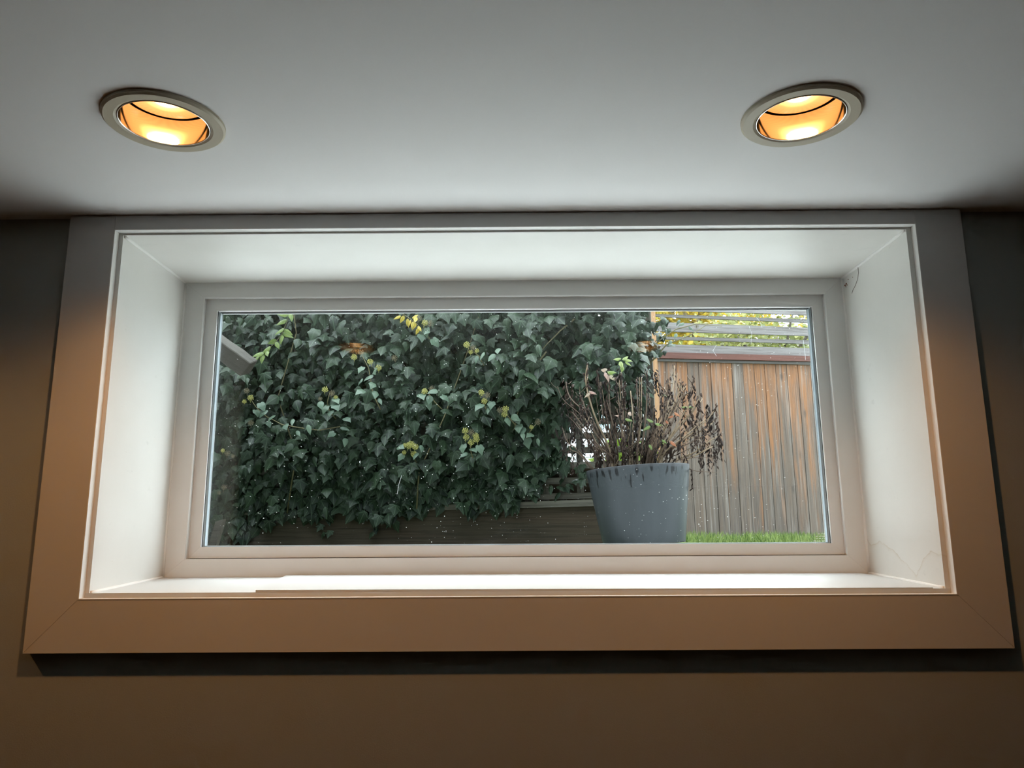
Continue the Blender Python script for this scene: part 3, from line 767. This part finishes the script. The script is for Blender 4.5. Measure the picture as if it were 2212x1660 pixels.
# loose leaves over the lattice rails, the post and the slats
loose = [(1238, 965), (1229, 985), (1260, 1003), (1268, 1018), (1247, 1008), (1262, 1035), (1250, 1022), (1240, 1036), (1215, 1034), (1205, 1050), (1220, 1052),
         (1170, 1055), (1187, 1048), (1140, 1060), (1150, 1068), (1210, 1063), (1105, 1082), (1112, 1062), (1095, 1090), (1168, 1012), (1190, 1000), (1230, 1045),
         (1275, 905), (1290, 900), (1312, 908), (1345, 895), (1362, 905), (1385, 930), (1392, 950), (1380, 960), (1398, 915), (1404, 800), (1408, 820), (1398, 840), (1392, 870),
         (1372, 895), (1388, 880), (700, 1150), (697, 1132), (708, 1118), (805, 1150), (812, 1140), (712, 1146), (512, 1158), (500, 1145), (520, 1130)]
for px, py in loose: add_leaf(px+random.uniform(-3, 3), py, 0.035+random.uniform(0, 0.03), random.uniform(0.04, 0.065))
for i in range(46):      # shoots reaching over the post and the slats
    t_ = random.random(); px = 1388+60*random.random()**1.3; py = random.uniform(690, 772)-(px-1385)*0.12
    add_leaf(px, py, random.uniform(0.0, 0.16), random.uniform(0.035, 0.06), 0.7)
front = [l for l in leaves if 478 < l[6] < 1450 and 672 < l[7] < 1178]
front.sort(key=lambda l: -l[0])
# flowering shoots: (stem pixels from mass outwards), leaves along them, umbels at the tip
UMB = [(765, 772, 'y'), (780, 762, 'b'), (800, 782, 'y'), (818, 795, 'y'), (533, 845, 'b'), (541, 860, 'y'), (528, 868, 'ys'), (702, 842, 'y'), (717, 850, 'b'), (692, 862, 'bs'), (725, 859, 'ys'),
       (852, 774, 'b'), (905, 688, 'b'), (918, 698, 'y'), (930, 699, 'b'), (1008, 745, 'y'), (1022, 752, 'b'), (1017, 761, 'ys'), (1030, 758, 'ys'), (917, 846, 'y'), (933, 841, 'b'),
       (1040, 849, 'y'), (1053, 854, 'b'), (1046, 867, 'y'), (1080, 886, 'b'), (1092, 884, 'y'), (1090, 895, 'y'), (1162, 912, 'b'), (1148, 923, 'ys'), (1005, 931, 'y'), (1018, 935, 'b'),
       (1007, 945, 'y'), (1028, 942, 'y'), (1018, 956, 'y'), (1029, 950, 'y'), (875, 962, 'ys'), (888, 960, 'y'), (882, 964, 'y'), (897, 966, 'y'), (873, 978, 'ys'), (894, 982, 'y'),
       (542, 914, 'b'), (491, 980, 'b'), (503, 986, 'bs'), (481, 974, 'ys'), (484, 1054, 'b'), (473, 1065, 'bs')]
def umbel_mesh(name, mat, seed, open_):
    r = random.Random(seed); bm = bmesh.new()
    n = 30
    for i in range(n):
        zz = 1-2*(i+0.5)/n; a = i*2.399; rr = math.sqrt(1-zz*zz)
        d = Vector((rr*math.cos(a), rr*math.sin(a), zz))
        R = r.uniform(0.8, 1.05)
        tube(bm, [d*0.05, d*R], 0.035 if open_ else 0.05, 3, cap=False)
        bmesh.ops.create_icosphere(bm, subdivisions=1, radius=0.12 if open_ else 0.17, matrix=Matrix.Translation(d*R))
    tube(bm, [(0, 0, 0), (0.1, 0.1, -1.0), (0.1, 0.2, -1.7)], 0.05, 5)
    bmesh.ops.recalc_face_normals(bm, faces=bm.faces)
    me = bpy.data.meshes.new(name); bm.to_mesh(me); bm.free(); me.materials.append(mat)
    return me
UM = {'y': umbel_mesh('umbel_yellow', MAT['umbel_yellow'], 1, False), 'b': umbel_mesh('umbel_brown', MAT['umbel_brown'], 2, True)}
def child(name, me, parent, p, R=None, s=1.0):
    o = bpy.data.objects.new(name, me); COL.objects.link(o); o.parent = parent
    m = Matrix.Translation(Vector(p)-Vector(parent.location)) @ ((R or Matrix.Identity(3)).to_4x4()) @ Matrix.Scale(s, 4)
    o.matrix_local = m
    return o
SH_OFF = 0.11
for px, py, k in UMB:
    off = bulge(px, py)+SH_OFF
    s = 0.0170 if len(k) == 1 else 0.0120
    o = child('flower_head', UM[k[0]], iv, lat(px, py, off), Matrix.Rotation(random.uniform(0, 6), 3, 'Z') @ Matrix.Rotation(random.uniform(-.4, .4), 3, 'X'), s)
    o['label'] = 'round yellow-green flower head' if k[0] == 'y' else 'round dried brown flower head'
SHOOTS = [([(822, 885), (812, 865), (803, 840), (800, 815), (796, 795), (782, 768)], [(783, 800), (808, 806), (805, 817), (783, 825), (807, 835), (785, 850), (812, 852), (818, 868)]),
          ([(735, 922), (690, 930), (650, 925), (610, 918), (575, 900), (553, 880), (543, 865)], [(562, 878), (553, 893), (573, 893), (590, 905), (578, 917), (632, 912), (615, 925), (640, 938), (665, 925), (745, 910), (735, 930), (722, 942), (748, 955)]),
          ([(725, 905), (712, 890), (707, 870), (712, 850)], [(690, 875), (705, 885), (723, 868), (722, 880), (715, 895)]),
          ([(930, 735), (920, 720), (915, 705), (912, 692)], [(920, 717), (928, 722), (910, 730), (935, 740)]),
          ([(1045, 790), (1035, 770), (1020, 758)], [(1030, 775), (1045, 768), (1075, 760), (1068, 772)]),
          ([(1060, 900), (1048, 880), (1046, 865), (1042, 852)], [(1040, 880), (1055, 888), (1062, 875)]),
          ([(1130, 935), (1110, 915), (1098, 900), (1088, 890)], [(1105, 905), (1115, 912), (1120, 925), (1095, 910), (1130, 930)]),
          ([(1135, 960), (1140, 940), (1150, 925), (1160, 915)], [(1128, 940), (1150, 945), (1138, 955), (1160, 955)]),
          ([(1025, 1000), (1018, 980), (1015, 960)], [(1000, 968), (1020, 975), (1035, 970), (1010, 985), (1040, 985)]),
          ([(900, 1000), (890, 985), (885, 968)], [(912, 970), (870, 990), (900, 985), (860, 972)]),
          ([(960, 890), (940, 870), (925, 850)], [(908, 858), (930, 862), (945, 850), (925, 872), (955, 862)])]
me_pale = [template_mesh('ivy_young_leaf', TEMPL[i], MAT['ivy_pale']) for i in (1, 3, 4)]
nshoot = 0
for path, lv in SHOOTS:
    bm = bmesh.new(); n = len(path)
    pts = [lat(x, y, bulge(x, y)+SH_OFF*min(1.0, 0.15+i/(n-1))) for i, (x, y) in enumerate(path)]
    tube(bm, pts, [0.0036-0.0016*i/(n-1) for i in range(n)], 6)
    o = obj('shoot', bm, MAT['stem'], iv, smooth=True); o.matrix_parent_inverse = Matrix.Translation(-Vector(iv.location))
    for (x, y) in lv:
        p = lat(x, y-8, bulge(x, y)+SH_OFF+random.uniform(-.01, .02))
        child('leaf', random.choice(me_pale), iv, p, leaf_frame((random.gauss(0, .5), -1, .75+random.gauss(0, .4)), (random.gauss(0, .7), -.2, -1)), random.uniform(0.045, 0.062)); nshoot += 1
NSINGLE = 296-nshoot
single = {id(l) for l in front[:NSINGLE]}
me_ivy = [template_mesh('ivy_leaf', VF, MAT['ivy_leaf']) for VF in TEMPL]
ms = Mass()
for l in leaves:
    off, k, R, p, size, tint, _, _ = l
    if id(l) in single: child('leaf', me_ivy[k], iv, p, R, size)
    else: ms.add(TEMPL[k], R, p, size, tint)
fo = ms.build('foliage', MAT['ivy_mass'], iv); fo['kind'] = 'stuff'
# woody runners between the leaves
for i, path in enumerate([[(900, 1100), (905, 1020), (960, 900), (1010, 760), (1060, 600)], [(620, 1110), (640, 980), (600, 860), (640, 720), (620, 560)], [(1180, 760), (1150, 800), (1128, 850), (1110, 930)],
                          [(1240, 690), (1210, 715), (1180, 745), (1160, 770)], [(1395, 770), (1425, 735), (1460, 712), (1505, 700), (1560, 705)], [(1400, 790), (1440, 745), (1490, 725), (1530, 700)]]):
    bm = bmesh.new(); tube(bm, [lat(x, y, (bulge(x, y)*0.8 if x < 1380 else 0.08)) for x, y in path], [0.005-0.003*j/(len(path)-1) for j in range(len(path))], 5)
    o = obj('runner', bm, MAT['stem'], iv, smooth=True); o.matrix_parent_inverse = Matrix.Translation(-Vector(iv.location))
for px, py, k in ((1507, 692, 'b'), (1480, 680, 'b'), (1452, 672, 'b'), (1505, 705, 'bs')):
    child('flower_head', UM['b'], iv, lat(px, py, 0.08), None, 0.013)
for px, py in ((1478, 697), (1488, 705), (1462, 720), (1468, 690), (1440, 690), (1450, 735)):
    child('leaf', me_pale[2], iv, lat(px, py, 0.08), leaf_frame((random.gauss(0, .5), -1, .6), (random.gauss(0, 1), 0, -.6)), 0.04)

# ------------------------------------------------------------------ hanging shoots of other climbers at the top of the window
def vine(path, lv, mat, label, off, size, stemr=0.0016):
    pts = [lat(x, y, off) for x, y in path]
    root = empty('vine_shoot', pts[0]); tag(root, label, 'vine')
    bm = bmesh.new(); tube(bm, pts, stemr, 5)
    o = obj('stem', bm, MAT['stem'], root, smooth=True); o.matrix_parent_inverse = Matrix.Translation(-pts[0])
    me = template_mesh('vine_leaf', T_OV[1], mat)
    for x, y, dx, dy in lv:
        child('leaf', me, root, lat(x, y, off+random.uniform(0, .01)), leaf_frame((random.gauss(0, .5), -1, .45+random.gauss(0, .3)), (dx, -.1, dy)), size*random.uniform(.85, 1.15))
vine([(634, 640), (628, 672), (618, 700), (607, 725), (590, 745), (575, 758), (562, 768)],
     [(628, 675, .1, -1), (625, 680, -1, -.1), (620, 690, -1, -.5), (613, 708, -.9, -.7), (612, 712, .9, -.5), (608, 722, .1, -1), (610, 718, 1, -.2), (598, 735, -.9, -.5), (595, 738, .5, -.9), (585, 748, -.8, -.5), (576, 757, -1, -.2), (575, 758, .6, -1), (570, 762, -1, -.5), (567, 764, .05, -1), (560, 769, -.9, -.6)],
     MAT['vine_green'], 'light green leafy vine shoot hanging at the top left of the window', 0.52, 0.058)
vine([(862, 664), (872, 680), (888, 690), (904, 704), (906, 712)], [(866, 682, -.9, -.4), (873, 682, -.5, -1), (880, 688, -.1, -1), (886, 690, -.2, -1), (893, 694, -.15, -1), (898, 697, -.5, -1), (899, 684, -.1, -.9), (905, 708, -.4, -1), (890, 688, .6, .6), (903, 704, .5, -1)],
     MAT['vine_yellow'], 'bright yellow compound leaf hanging at the top of the ivy', 0.50, 0.042)

# ------------------------------------------------------------------ potted shrub
PY = 2.10
pc = at(1392, 1186, PY); pr_top, pr_bot, ph = 0.242, 0.190, 0.352
PB = Vector((at(1392, 1180, PY).x, PY, GZ+0.012))
ps = empty('potted_shrub', PB); tag(ps, 'withered shrub with dark dried leaves in a tall grey pot', 'potted plant')
LEAN = Matrix.Rotation(math.radians(-3.2), 3, 'Y')
bm = bmesh.new()
prof = [(0.0, 0.0), (pr_bot-0.006, 0.0), (pr_bot-0.001, 0.001), (pr_bot-0.0004, 0.004), (pr_bot, 0.008)]
for i in range(1, 12):
    t_ = i/12; prof.append((pr_bot+(pr_top-pr_bot)*t_, 0.008+(ph-0.014)*t_))
prof += [(pr_top, ph-0.004), (pr_top, ph-0.0015), (pr_top-0.0012, ph), (pr_top-0.002, ph), (pr_top-0.010, ph), (pr_top-0.013, ph-0.005), (pr_top-0.022, ph-0.10), (0.0, ph-0.10)]
lathe(bm, prof[1:-1], 72)
bm.faces.new([v for v in bm.verts if abs(v.co.z) < 1e-6][::-1])
o = obj('pot', bm, MAT['pot'], ps, smooth=True); o.rotation_euler = LEAN.to_euler(); o['label'] = 'tall tapered grey pot with dark drips under the rim'
bm = bmesh.new()
rings = lathe(bm, [(0.01, ph-0.035), (0.1, ph-0.04), (0.18, ph-0.045), (pr_top-0.014, ph-0.05)], 40)
for r_ in rings:
    for v in r_: v.co.z += 0.008*noise.noise(v.co*30)
bm.faces.new(rings[0][::-1])
o = obj('soil', bm, MAT['soil'], ps, smooth=True); o.rotation_euler = LEAN.to_euler()
soil0 = PB+LEAN @ Vector((0, 0, ph-0.045))
# dried, curled leaf and clusters of them
def crumple(seed, n, length, wid, spread):
    r = random.Random(seed); bm = bmesh.new()
    for i in range(n):
        p0 = Vector((r.gauss(0, spread), r.gauss(0, spread), -length*i/max(n, 1)))
        L = length/ max(n, 1)*2.2 if n > 1 else length
        w = wid*r.uniform(.7, 1.3); a = r.uniform(0, 2*PI); u = Vector((math.cos(a), math.sin(a), 0)); w2 = Vector((-u.y, u.x, 0))
        dirn = Vector((r.gauss(0, .35), r.gauss(0, .35), -1)).normalized()
        rows = []
        for j, (t, ww) in enumerate(((0, .15), (.3, .9), (.65, 1.0), (1, .1))):
            c = p0+dirn*L*t+u*w*(.6 if n == 1 else .35)*math.sin(t*4+a)
            rows.append([bm.verts.new(c-w2*w*ww), bm.verts.new(c+u*w*ww*r.uniform(.4, 1)), bm.verts.new(c+w2*w*ww)])
        for j in range(3):
            for k in range(2): bm.faces.new((rows[j][k], rows[j][k+1], rows[j+1][k+1], rows[j+1][k]))
    me = bpy.data.meshes.new('dried_leaf'); bm.to_mesh(me); bm.free(); me.materials.append(MAT['dead_leaf'])
    me.uv_layers.new(name='UVMap')
    return me
DL1 = [crumple(i, 1, 1.0, 0.16, 0) for i in range(4)]
DLC = [crumple(10+i, 12, 1.0, 0.043, 0.038) for i in range(5)]
def shrub_stem(x0, path, rad, mat, sub=0):
    """path in pixels with a depth offset; base inside the pot"""
    pts = [soil0+Vector((x0, random.uniform(-.10, .12), -0.01))]
    yo = random.uniform(-0.16, 0.16)
    n = len(path)
    for i, (x, y) in enumerate(path): pts.append(at(x, y, PY+yo*(i+1)/n+pts[0].y*0-0.0))
    # smooth a little by Catmull-Rom
    out = []
    for i in range(len(pts)-1):
        p0, p1, p2, p3 = pts[max(i-1, 0)], pts[i], pts[i+1], pts[min(i+2, len(pts)-1)]
        for k in range(4):
            t = k/4; out.append(0.5*((2*p1)+(p2-p0)*t+(2*p0-5*p1+4*p2-p3)*t*t+(3*p1-p0-3*p2+p3)*t**3))
    out.append(pts[-1])
    bm = bmesh.new(); tube(bm, out, [rad*(1-0.62*i/(len(out)-1)) for i in range(len(out))], 6)
    # short twigs
    for i in range(2, len(out)-1):
        if random.random() < 0.35:
            d = Vector((random.gauss(0, 1), random.gauss(0, 1), 0.7)).normalized()*random.uniform(.02, .06)
            tube(bm, [out[i], out[i]+d*.6, out[i]+d+Vector((0, 0, .01))], [rad*.4, rad*.33, rad*.2], 4)
    o = obj('stem', bm, mat, ps, smooth=True); o.matrix_parent_inverse = Matrix.Translation(-PB)
    return out
TIPS = [(1240, 905, [(1300, 985), (1262, 935)]), (1222, 825, [(1318, 985), (1270, 900), (1232, 860)]), (1235, 890, [(1290, 975), (1255, 915)]), (1268, 790, [(1320, 980), (1285, 900), (1266, 830)]),
        (1255, 855, [(1310, 985), (1278, 920)]), (1215, 925, [(1250, 975), (1226, 955)]), (1290, 800, [(1325, 985), (1303, 900)]), (1298, 825, [(1330, 990), (1312, 910)]), (1315, 800, [(1335, 985), (1318, 890)]), (1312, 870, [(1345, 980), (1325, 920)]),
        (1330, 815, [(1345, 985), (1340, 900)]), (1342, 790, [(1352, 985), (1346, 890)]), (1348, 830, [(1360, 985), (1352, 910)]), (1362, 845, [(1366, 985), (1368, 915)]), (1375, 820, [(1375, 985), (1378, 905)]), (1386, 815, [(1378, 985), (1385, 900)]),
        (1398, 800, [(1385, 985), (1396, 890)]), (1402, 845, [(1390, 985), (1402, 915)]), (1418, 805, [(1392, 985), (1440, 865), (1424, 830)]), (1412, 880, [(1400, 985), (1410, 930)]),
        (1430, 850, [(1398, 985), (1425, 905)]), (1456, 790, [(1400, 985), (1440, 880), (1455, 830)]), (1444, 820, [(1405, 985), (1436, 900)]), (1470, 825, [(1410, 985), (1445, 900), (1464, 855)]), (1478, 830, [(1412, 985), (1455, 905)]),
        (1497, 818, [(1415, 985), (1462, 872), (1492, 845)]), (1510, 855, [(1420, 985), (1465, 925), (1502, 880)]), (1490, 870, [(1425, 985), (1462, 920)]), (1530, 880, [(1425, 985), (1475, 935), (1515, 905)]), (1548, 878, [(1430, 985), (1490, 940), (1530, 905)]),
        (1525, 905, [(1432, 985), (1470, 950)]), (1555, 940, [(1462, 995), (1500, 978), (1530, 955)]), (1550, 930, [(1450, 985), (1495, 955)]), (1500, 920, [(1440, 985), (1470, 955)]), (1540, 965, [(1480, 998), (1500, 985)]),
        (1420, 920, [(1395, 985), (1405, 950)]), (1355, 900, [(1360, 985), (1358, 940)]), (1282, 950, [(1325, 995), (1300, 970)]), (1385, 950, [(1360, 990), (1350, 975)]), (1270, 880, [(1318, 985), (1290, 930)])]
PXC = 1380.0
dcount = 0
for (tx, ty, mid) in TIPS[::1]:
    jx, jy = random.uniform(-16, 16), random.uniform(0, 60)
    out = shrub_stem(max(-.18, min(.18, ((mid[0][0]+jx-PXC)/FPX*3.67))), [(x_+jx*(k_+1)/len(mid), y_+jy*(k_+1)/len(mid)*.6) for k_, (x_, y_) in enumerate(mid)]+[(tx+jx*1.3, ty+jy)], random.uniform(.0022, .0036), random.choice([MAT['twig'], MAT['twig'], MAT['twig_light']]))
    for k_ in range(2 if tx < 1425 else 1):
        child('dried_leaf', random.choice(DLC), ps, out[random.randint(len(out)//2, len(out)-1)], Matrix.Rotation(random.uniform(0, 6), 3, 'Z'), random.uniform(.06, .13))
for i, (tx, ty, mid) in enumerate(TIPS):
    light = random.random() < 0.3
    x0 = max(-.17, min(.17, ((mid[0][0]-PXC)/FPX*3.67)*1.0))
    out = shrub_stem(x0, mid+[(tx, ty)], random.uniform(.0042, .0066), MAT['twig_light'] if light else MAT['twig'])
    m = len(out)
    tip = out[-1]
    child('dried_leaf', random.choice(DLC), ps, tip+Vector((0, 0, .015)), Matrix.Rotation(random.uniform(0, 6), 3, 'Z'), random.uniform(.09, .15)); dcount += 1
    for k in range(5 if tx < 1420 else 3):
        j = random.randint(int(m*.42), m-1); p = out[j]+Vector((random.gauss(0, .015), random.gauss(0, .015), 0))
        big = random.random() < 0.55
        child('dried_leaf', random.choice(DLC if big else DL1), ps, p, Matrix.Rotation(random.uniform(0, 6), 3, 'Z') @ Matrix.Rotation(random.gauss(0, .25), 3, 'X'), random.uniform(.06, .12) if big else random.uniform(.03, .055)); dcount += 1
for (px, py) in ((1548, 960), (1538, 968), (1530, 975), (1552, 935), (1520, 955), (1512, 962), (1505, 955), (1500, 948), (1535, 915), (1528, 895), (1520, 940), (1515, 925)):
    child('dried_leaf', random.choice(DLC), ps, at(px, py-8, PY), Matrix.Rotation(random.uniform(0, 6), 3, 'Z'), random.uniform(.06, .10))
# the few leaves still alive
def fresh(lst, mat, name, lab):
    me = template_mesh('shrub_leaf', T_OV[1], mat)
    for px, py, dx, dy, s in lst:
        o = child(name, me, ps, at(px, py, PY-0.08), leaf_frame((random.gauss(0, .4), -1, .7), (dx, -.1, dy)), s*.8); o['label'] = lab
fresh([(1342, 775, -.9, .35, .05), (1345, 778, .3, .5, .05), (1348, 776, 1, .1, .055), (1350, 780, .9, -.3, .05), (1340, 780, .1, -1, .055), (1313, 803, 1, -.1, .052), (1312, 802, .8, -.5, .045), (1345, 790, -.2, -1, .05)], MAT['bright_leaf'], 'leaf', 'fresh light green leaf')
fresh([(1412, 912, -.6, .6, .05), (1415, 915, .9, -.2, .05), (1405, 920, -.9, -.4, .05), (1350, 905, .9, -.3, .045), (1440, 858, -.3, .6, .035), (1487, 880, -.8, .3, .04), (1488, 880, .8, .4, .04), (1403, 960, .2, -1, .04), (1430, 950, .5, -.6, .035)], MAT['vine_green'], 'leaf', 'small yellow-green leaf')
fresh([(1311, 800, -1, .7, .06), (1308, 803, .1, -1, .07), (1316, 810, .6, -.9, .055), (1345, 900, -.9, .2, .045), (1360, 898, .6, .9, .05), (1272, 845, .9, -.2, .05), (1275, 848, -.8, -.5, .045)], MAT['pink_leaf'], 'leaf', 'pale pinkish fading leaf')
fresh([(1456, 890, .5, -.5, .045), (1448, 952, .6, -.9, .05), (1438, 908, .3, -.8, .03), (1455, 898, -.6, -.1, .035)], MAT['orange_leaf'], 'leaf', 'orange-red autumn leaf')

# ------------------------------------------------------------------ weathered rail end and stake at the left edge
YR = 2.15
root = empty('stair_rail', at(380, 1180, YR)); root.location.z = GZ
tag(root, 'grey split timber rail end sloping down into view at the left edge', 'rail')
a, b = at(405, 700, YR-0.04), at(540, 797, YR)
d = (b-a).normalized(); L = (b-a).length
bm = bmesh.new(); box(bm, -0.25, L, -0.05, 0.05, -0.043, 0.043)
bmesh.ops.subdivide_edges(bm, edges=[e_ for e_ in bm.edges if abs(e_.verts[0].co.x-e_.verts[1].co.x) > 0.1], cuts=14)
for v in bm.verts:
    v.co += Vector((0.012*noise.noise(v.co*40) if v.co.x > L-0.01 else 0, 0.003*noise.noise(v.co*22), 0.004*noise.noise(v.co*17+Vector((4, 0, 0)))))
o = obj('rail', bm, MAT['rafter'], root, bevel=0.004, seg=1)
zx = d; yx = Vector((0.55, 1, 0)); yx = (yx-zx*yx.dot(zx)).normalized(); xx = yx.cross(zx)
o.matrix_local = Matrix.Translation(a-Vector(root.location)) @ Matrix((zx, yx, -xx if xx.z < 0 else xx)).transposed().to_4x4()
pl = at(372, 900, YR)
bm = bmesh.new(); box(bm, pl.x-0.045, pl.x+0.045, YR-0.085, YR+0.005, GZ, at(372, 690, YR).z)
o = obj('post', bm, MAT['lattice_v'], root, bevel=0.003, seg=1); o.matrix_parent_inverse = Matrix.Translation(-Vector(root.location))
bm = bmesh.new()
a, b = at(461, 1180, 2.2), at(477, 1128, 2.2); dz = (b-a); a = a-dz*0.6
w = Vector((0.020, 0, 0)); t_ = Vector((0, 0.018, 0))
hexa(bm, [a-w-t_, a+w-t_, a+w+t_, a-w+t_, b-w-t_, b+w*0.8-t_+dz*0.12, b+w*0.8+t_+dz*0.12, b-w+t_])
tag(obj('wooden_stake', bm, MAT['rafter'], bevel=0.002, seg=1), 'short grey wooden stake leaning in the lower left corner of the glass', 'stake')

# ------------------------------------------------------------------ grass along the board fence
ms = Mass()
BL = (np.array([(-.05, 0, 0), (.05, 0, 0), (.035, .55, .05), (-.035, .55, .05), (0, 1, .25)]), [[0, 1, 2, 3], [3, 2, 4]])
for i in range(4200):
    s = random.uniform(-0.2, ss[-1]); o_ = 0.06+1.3*random.random()**1.7
    p = FA+FD*s+FN*o_; p.z = GZ
    clump = 0.5+0.5*noise.noise(Vector((s*3, o_*3, 0)))
    L = random.uniform(.035, .085)*(0.5+0.9*clump)
    t = Vector((random.gauss(0, .45), random.gauss(0, .45), 1)); n = Vector((random.gauss(0, 1), random.gauss(0, 1), 0.1))
    ms.add(BL, leaf_frame(n, t), p, L, random.random())
g_ = ms.build('lawn_grass', MAT['grass']); tag(g_, 'short bright green lawn grass along the foot of the board fence', 'grass', kind='stuff')

# ------------------------------------------------------------------ trees beyond the fence
def tree(name, loc, h0, rad, rz, n, mat, label, seed, ls=0.12, trunk_r=0.12):
    r = random.Random(seed); root = empty(name, (loc[0], loc[1], GZ)); tag(root, label, 'tree', 'trees beyond the fences')
    bm = bmesh.new(); c = Vector((loc[0], loc[1], h0))
    tube(bm, [(loc[0], loc[1], GZ), (loc[0]+.1, loc[1], h0-rz*.4), (loc[0], loc[1], h0+rz*.5)], [trunk_r, trunk_r*.7, trunk_r*.2], 8)
    for k in range(9):
        a = r.uniform(0, 2*PI); e_ = Vector((math.cos(a)*rad*.7, math.sin(a)*rad*.55, r.uniform(-.2, .6)*rz))
        s0_ = Vector((loc[0], loc[1], h0-rz*.5+k*rz*.09)); tube(bm, [s0_, s0_.lerp(c+e_, .5)+Vector((0, 0, .1)), c+e_], [trunk_r*.4, trunk_r*.25, .01], 5)
    o = obj('trunk', bm, MAT['bark'], root, smooth=True); o.matrix_parent_inverse = Matrix.Translation(-Vector(root.location))
    ms = Mass(); LF = (np.array([(0, 0, 0), (.35, .4, .08), (0, 1, 0), (-.35, .4, .08), (0, .45, -.03)]), [[0, 1, 4], [1, 2, 4], [2, 3, 4], [3, 0, 4]])
    cl = []
    while len(cl) < 60:
        q_ = Vector((r.uniform(-1, 1), r.uniform(-1, 1), r.uniform(-1, 1)))
        if q_.length < 0.85: cl.append(c+Vector((q_.x*rad, q_.y*rad*.8, q_.z*rz)))
    for i in range(n):
        q_ = r.choice(cl); p = q_+Vector((max(-.3, min(.3, r.gauss(0, .13)))*rad, max(-.3, min(.3, r.gauss(0, .13)))*rad, max(-.3, min(.3, r.gauss(0, .12)))*rz))
        if p.z < GZ+.3: continue
        ti = max(0, min(1, .5+.5*noise.noise(q_*1.3)+r.gauss(0, .22)))
        ms.add(LF, leaf_frame((r.gauss(0, 1), r.gauss(0, 1)-.4, r.gauss(0, 1)+.5), (r.gauss(0, 1), r.gauss(0, 1), -.6)), p, ls*r.uniform(.7, 1.3), ti)
    f = ms.build('crown', mat, root); f['kind'] = 'stuff'
tree('maple_tree', (3.9, 14.9), 4.1, 1.75, 1.7, 8000, MAT['tree_yellow'], 'bright yellow autumn tree showing through the upper fence slats', 3)
tree('maple_tree', (7.9, 14.9), 4.0, 1.9, 1.7, 6000, MAT['tree_yellow'], 'second yellow autumn tree behind the right end of the fence slats', 8)
tree('green_tree', (3.75, 9.2), 1.65, 1.6, 0.95, 7000, MAT['tree_green'], 'yellow-green bushy tree behind the lower gaps of the fence slats', 5, 0.085)
tree('garden_bush', (0.78, 3.75), -0.20, 0.22, 0.30, 160, MAT['bush'], 'fresh green bush glimpsed through the lattice beside the pot', 6, 0.09, 0.012)

# ------------------------------------------------------------------ neighbour's white house behind the lattice
HY = 11.0
hx0, hx1 = at(880, 950, HY).x, at(1394, 950, HY).x
hs = empty('neighbour_house', ((hx0+hx1)/2, HY, GZ)); tag(hs, 'white clapboard house glimpsed through the lattice behind the pot', 'house')
bm = bmesh.new(); box(bm, hx0, hx1, HY+0.02, HY+2.0, GZ, 1.9); o = obj('wall', bm, MAT['siding'], hs); o.matrix_parent_inverse = Matrix.Translation(-Vector(hs.location))
bmz = bmesh.new(); hexa(bmz, [(0, -0.012, 0), (hx1-hx0, -0.012, 0), (hx1-hx0, 0.02, 0), (0, 0.02, 0), (0, 0.012, 0.185), (hx1-hx0, 0.012, 0.185), (hx1-hx0, 0.02, 0.185), (0, 0.02, 0.185)])
meb = bpy.data.meshes.new('clapboard'); bmesh.ops.recalc_face_normals(bmz, faces=bmz.faces); bmz.to_mesh(meb); bmz.free(); meb.materials.append(MAT['siding'])
for k in range(14): child('clapboard', meb, hs, (hx0, HY, GZ+0.185*k))
for (xa, xb, ya, yb) in ((1290, 1345, 930, 870), (1180, 1235, 930, 870)):
    p0_, p1_ = at(xa, ya, HY-.03), at(xb, yb, HY-.03)
    bm = bmesh.new(); rect_ring(bm, (p0_.x-.06, p1_.x+.06, p1_.z+.06, p0_.z-.06), (p0_.x, p1_.x, p1_.z, p0_.z), HY-.05, HY+.01)
    f_ = obj('window', bm, MAT['siding'], hs); f_.matrix_parent_inverse = Matrix.Translation(-Vector(hs.location))
    bm = bmesh.new(); box(bm, p0_.x, p1_.x, HY-.03, HY-.01, p0_.z, p1_.z)
    q_ = obj('pane', bm, MAT['pane_far'], f_)
bm = bmesh.new(); v = [bm.verts.new(p) for p in ((hx0-.2, HY-.25, 1.85), (hx1+.05, HY-.25, 1.85), (hx1+.05, HY+2.2, 1.85), (hx0-.2, HY+2.2, 1.85), (hx0-.2, HY+1.0, 2.5), (hx1+.05, HY+1.0, 2.5))]
for f in ((0, 1, 5, 4), (2, 3, 4, 5), (1, 2, 5), (3, 0, 4), (3, 2, 1, 0)): bm.faces.new([v[i] for i in f])
o = obj('roof', bm, MAT['roof'], hs); o.matrix_parent_inverse = Matrix.Translation(-Vector(hs.location))

# ------------------------------------------------------------------ a few cobweb strands outside the glass
bm = bmesh.new(); yw = WY+0.03
for path in ([(1634, 686), (1642, 696), (1646, 708)], [(1618, 705), (1624, 722), (1622, 745)], [(1548, 745), (1540, 758), (1548, 770)], [(1735, 735), (1738, 755), (1740, 778)], [(868, 1027), (862, 1045), (858, 1068)]):
    tube(bm, [at(x, y, yw) for x, y in path], 0.0004, 4)
tag(obj('cobweb_strands', bm, MAT['web']), 'fine pale cobweb strands hanging across the outside of the pane', 'cobweb')
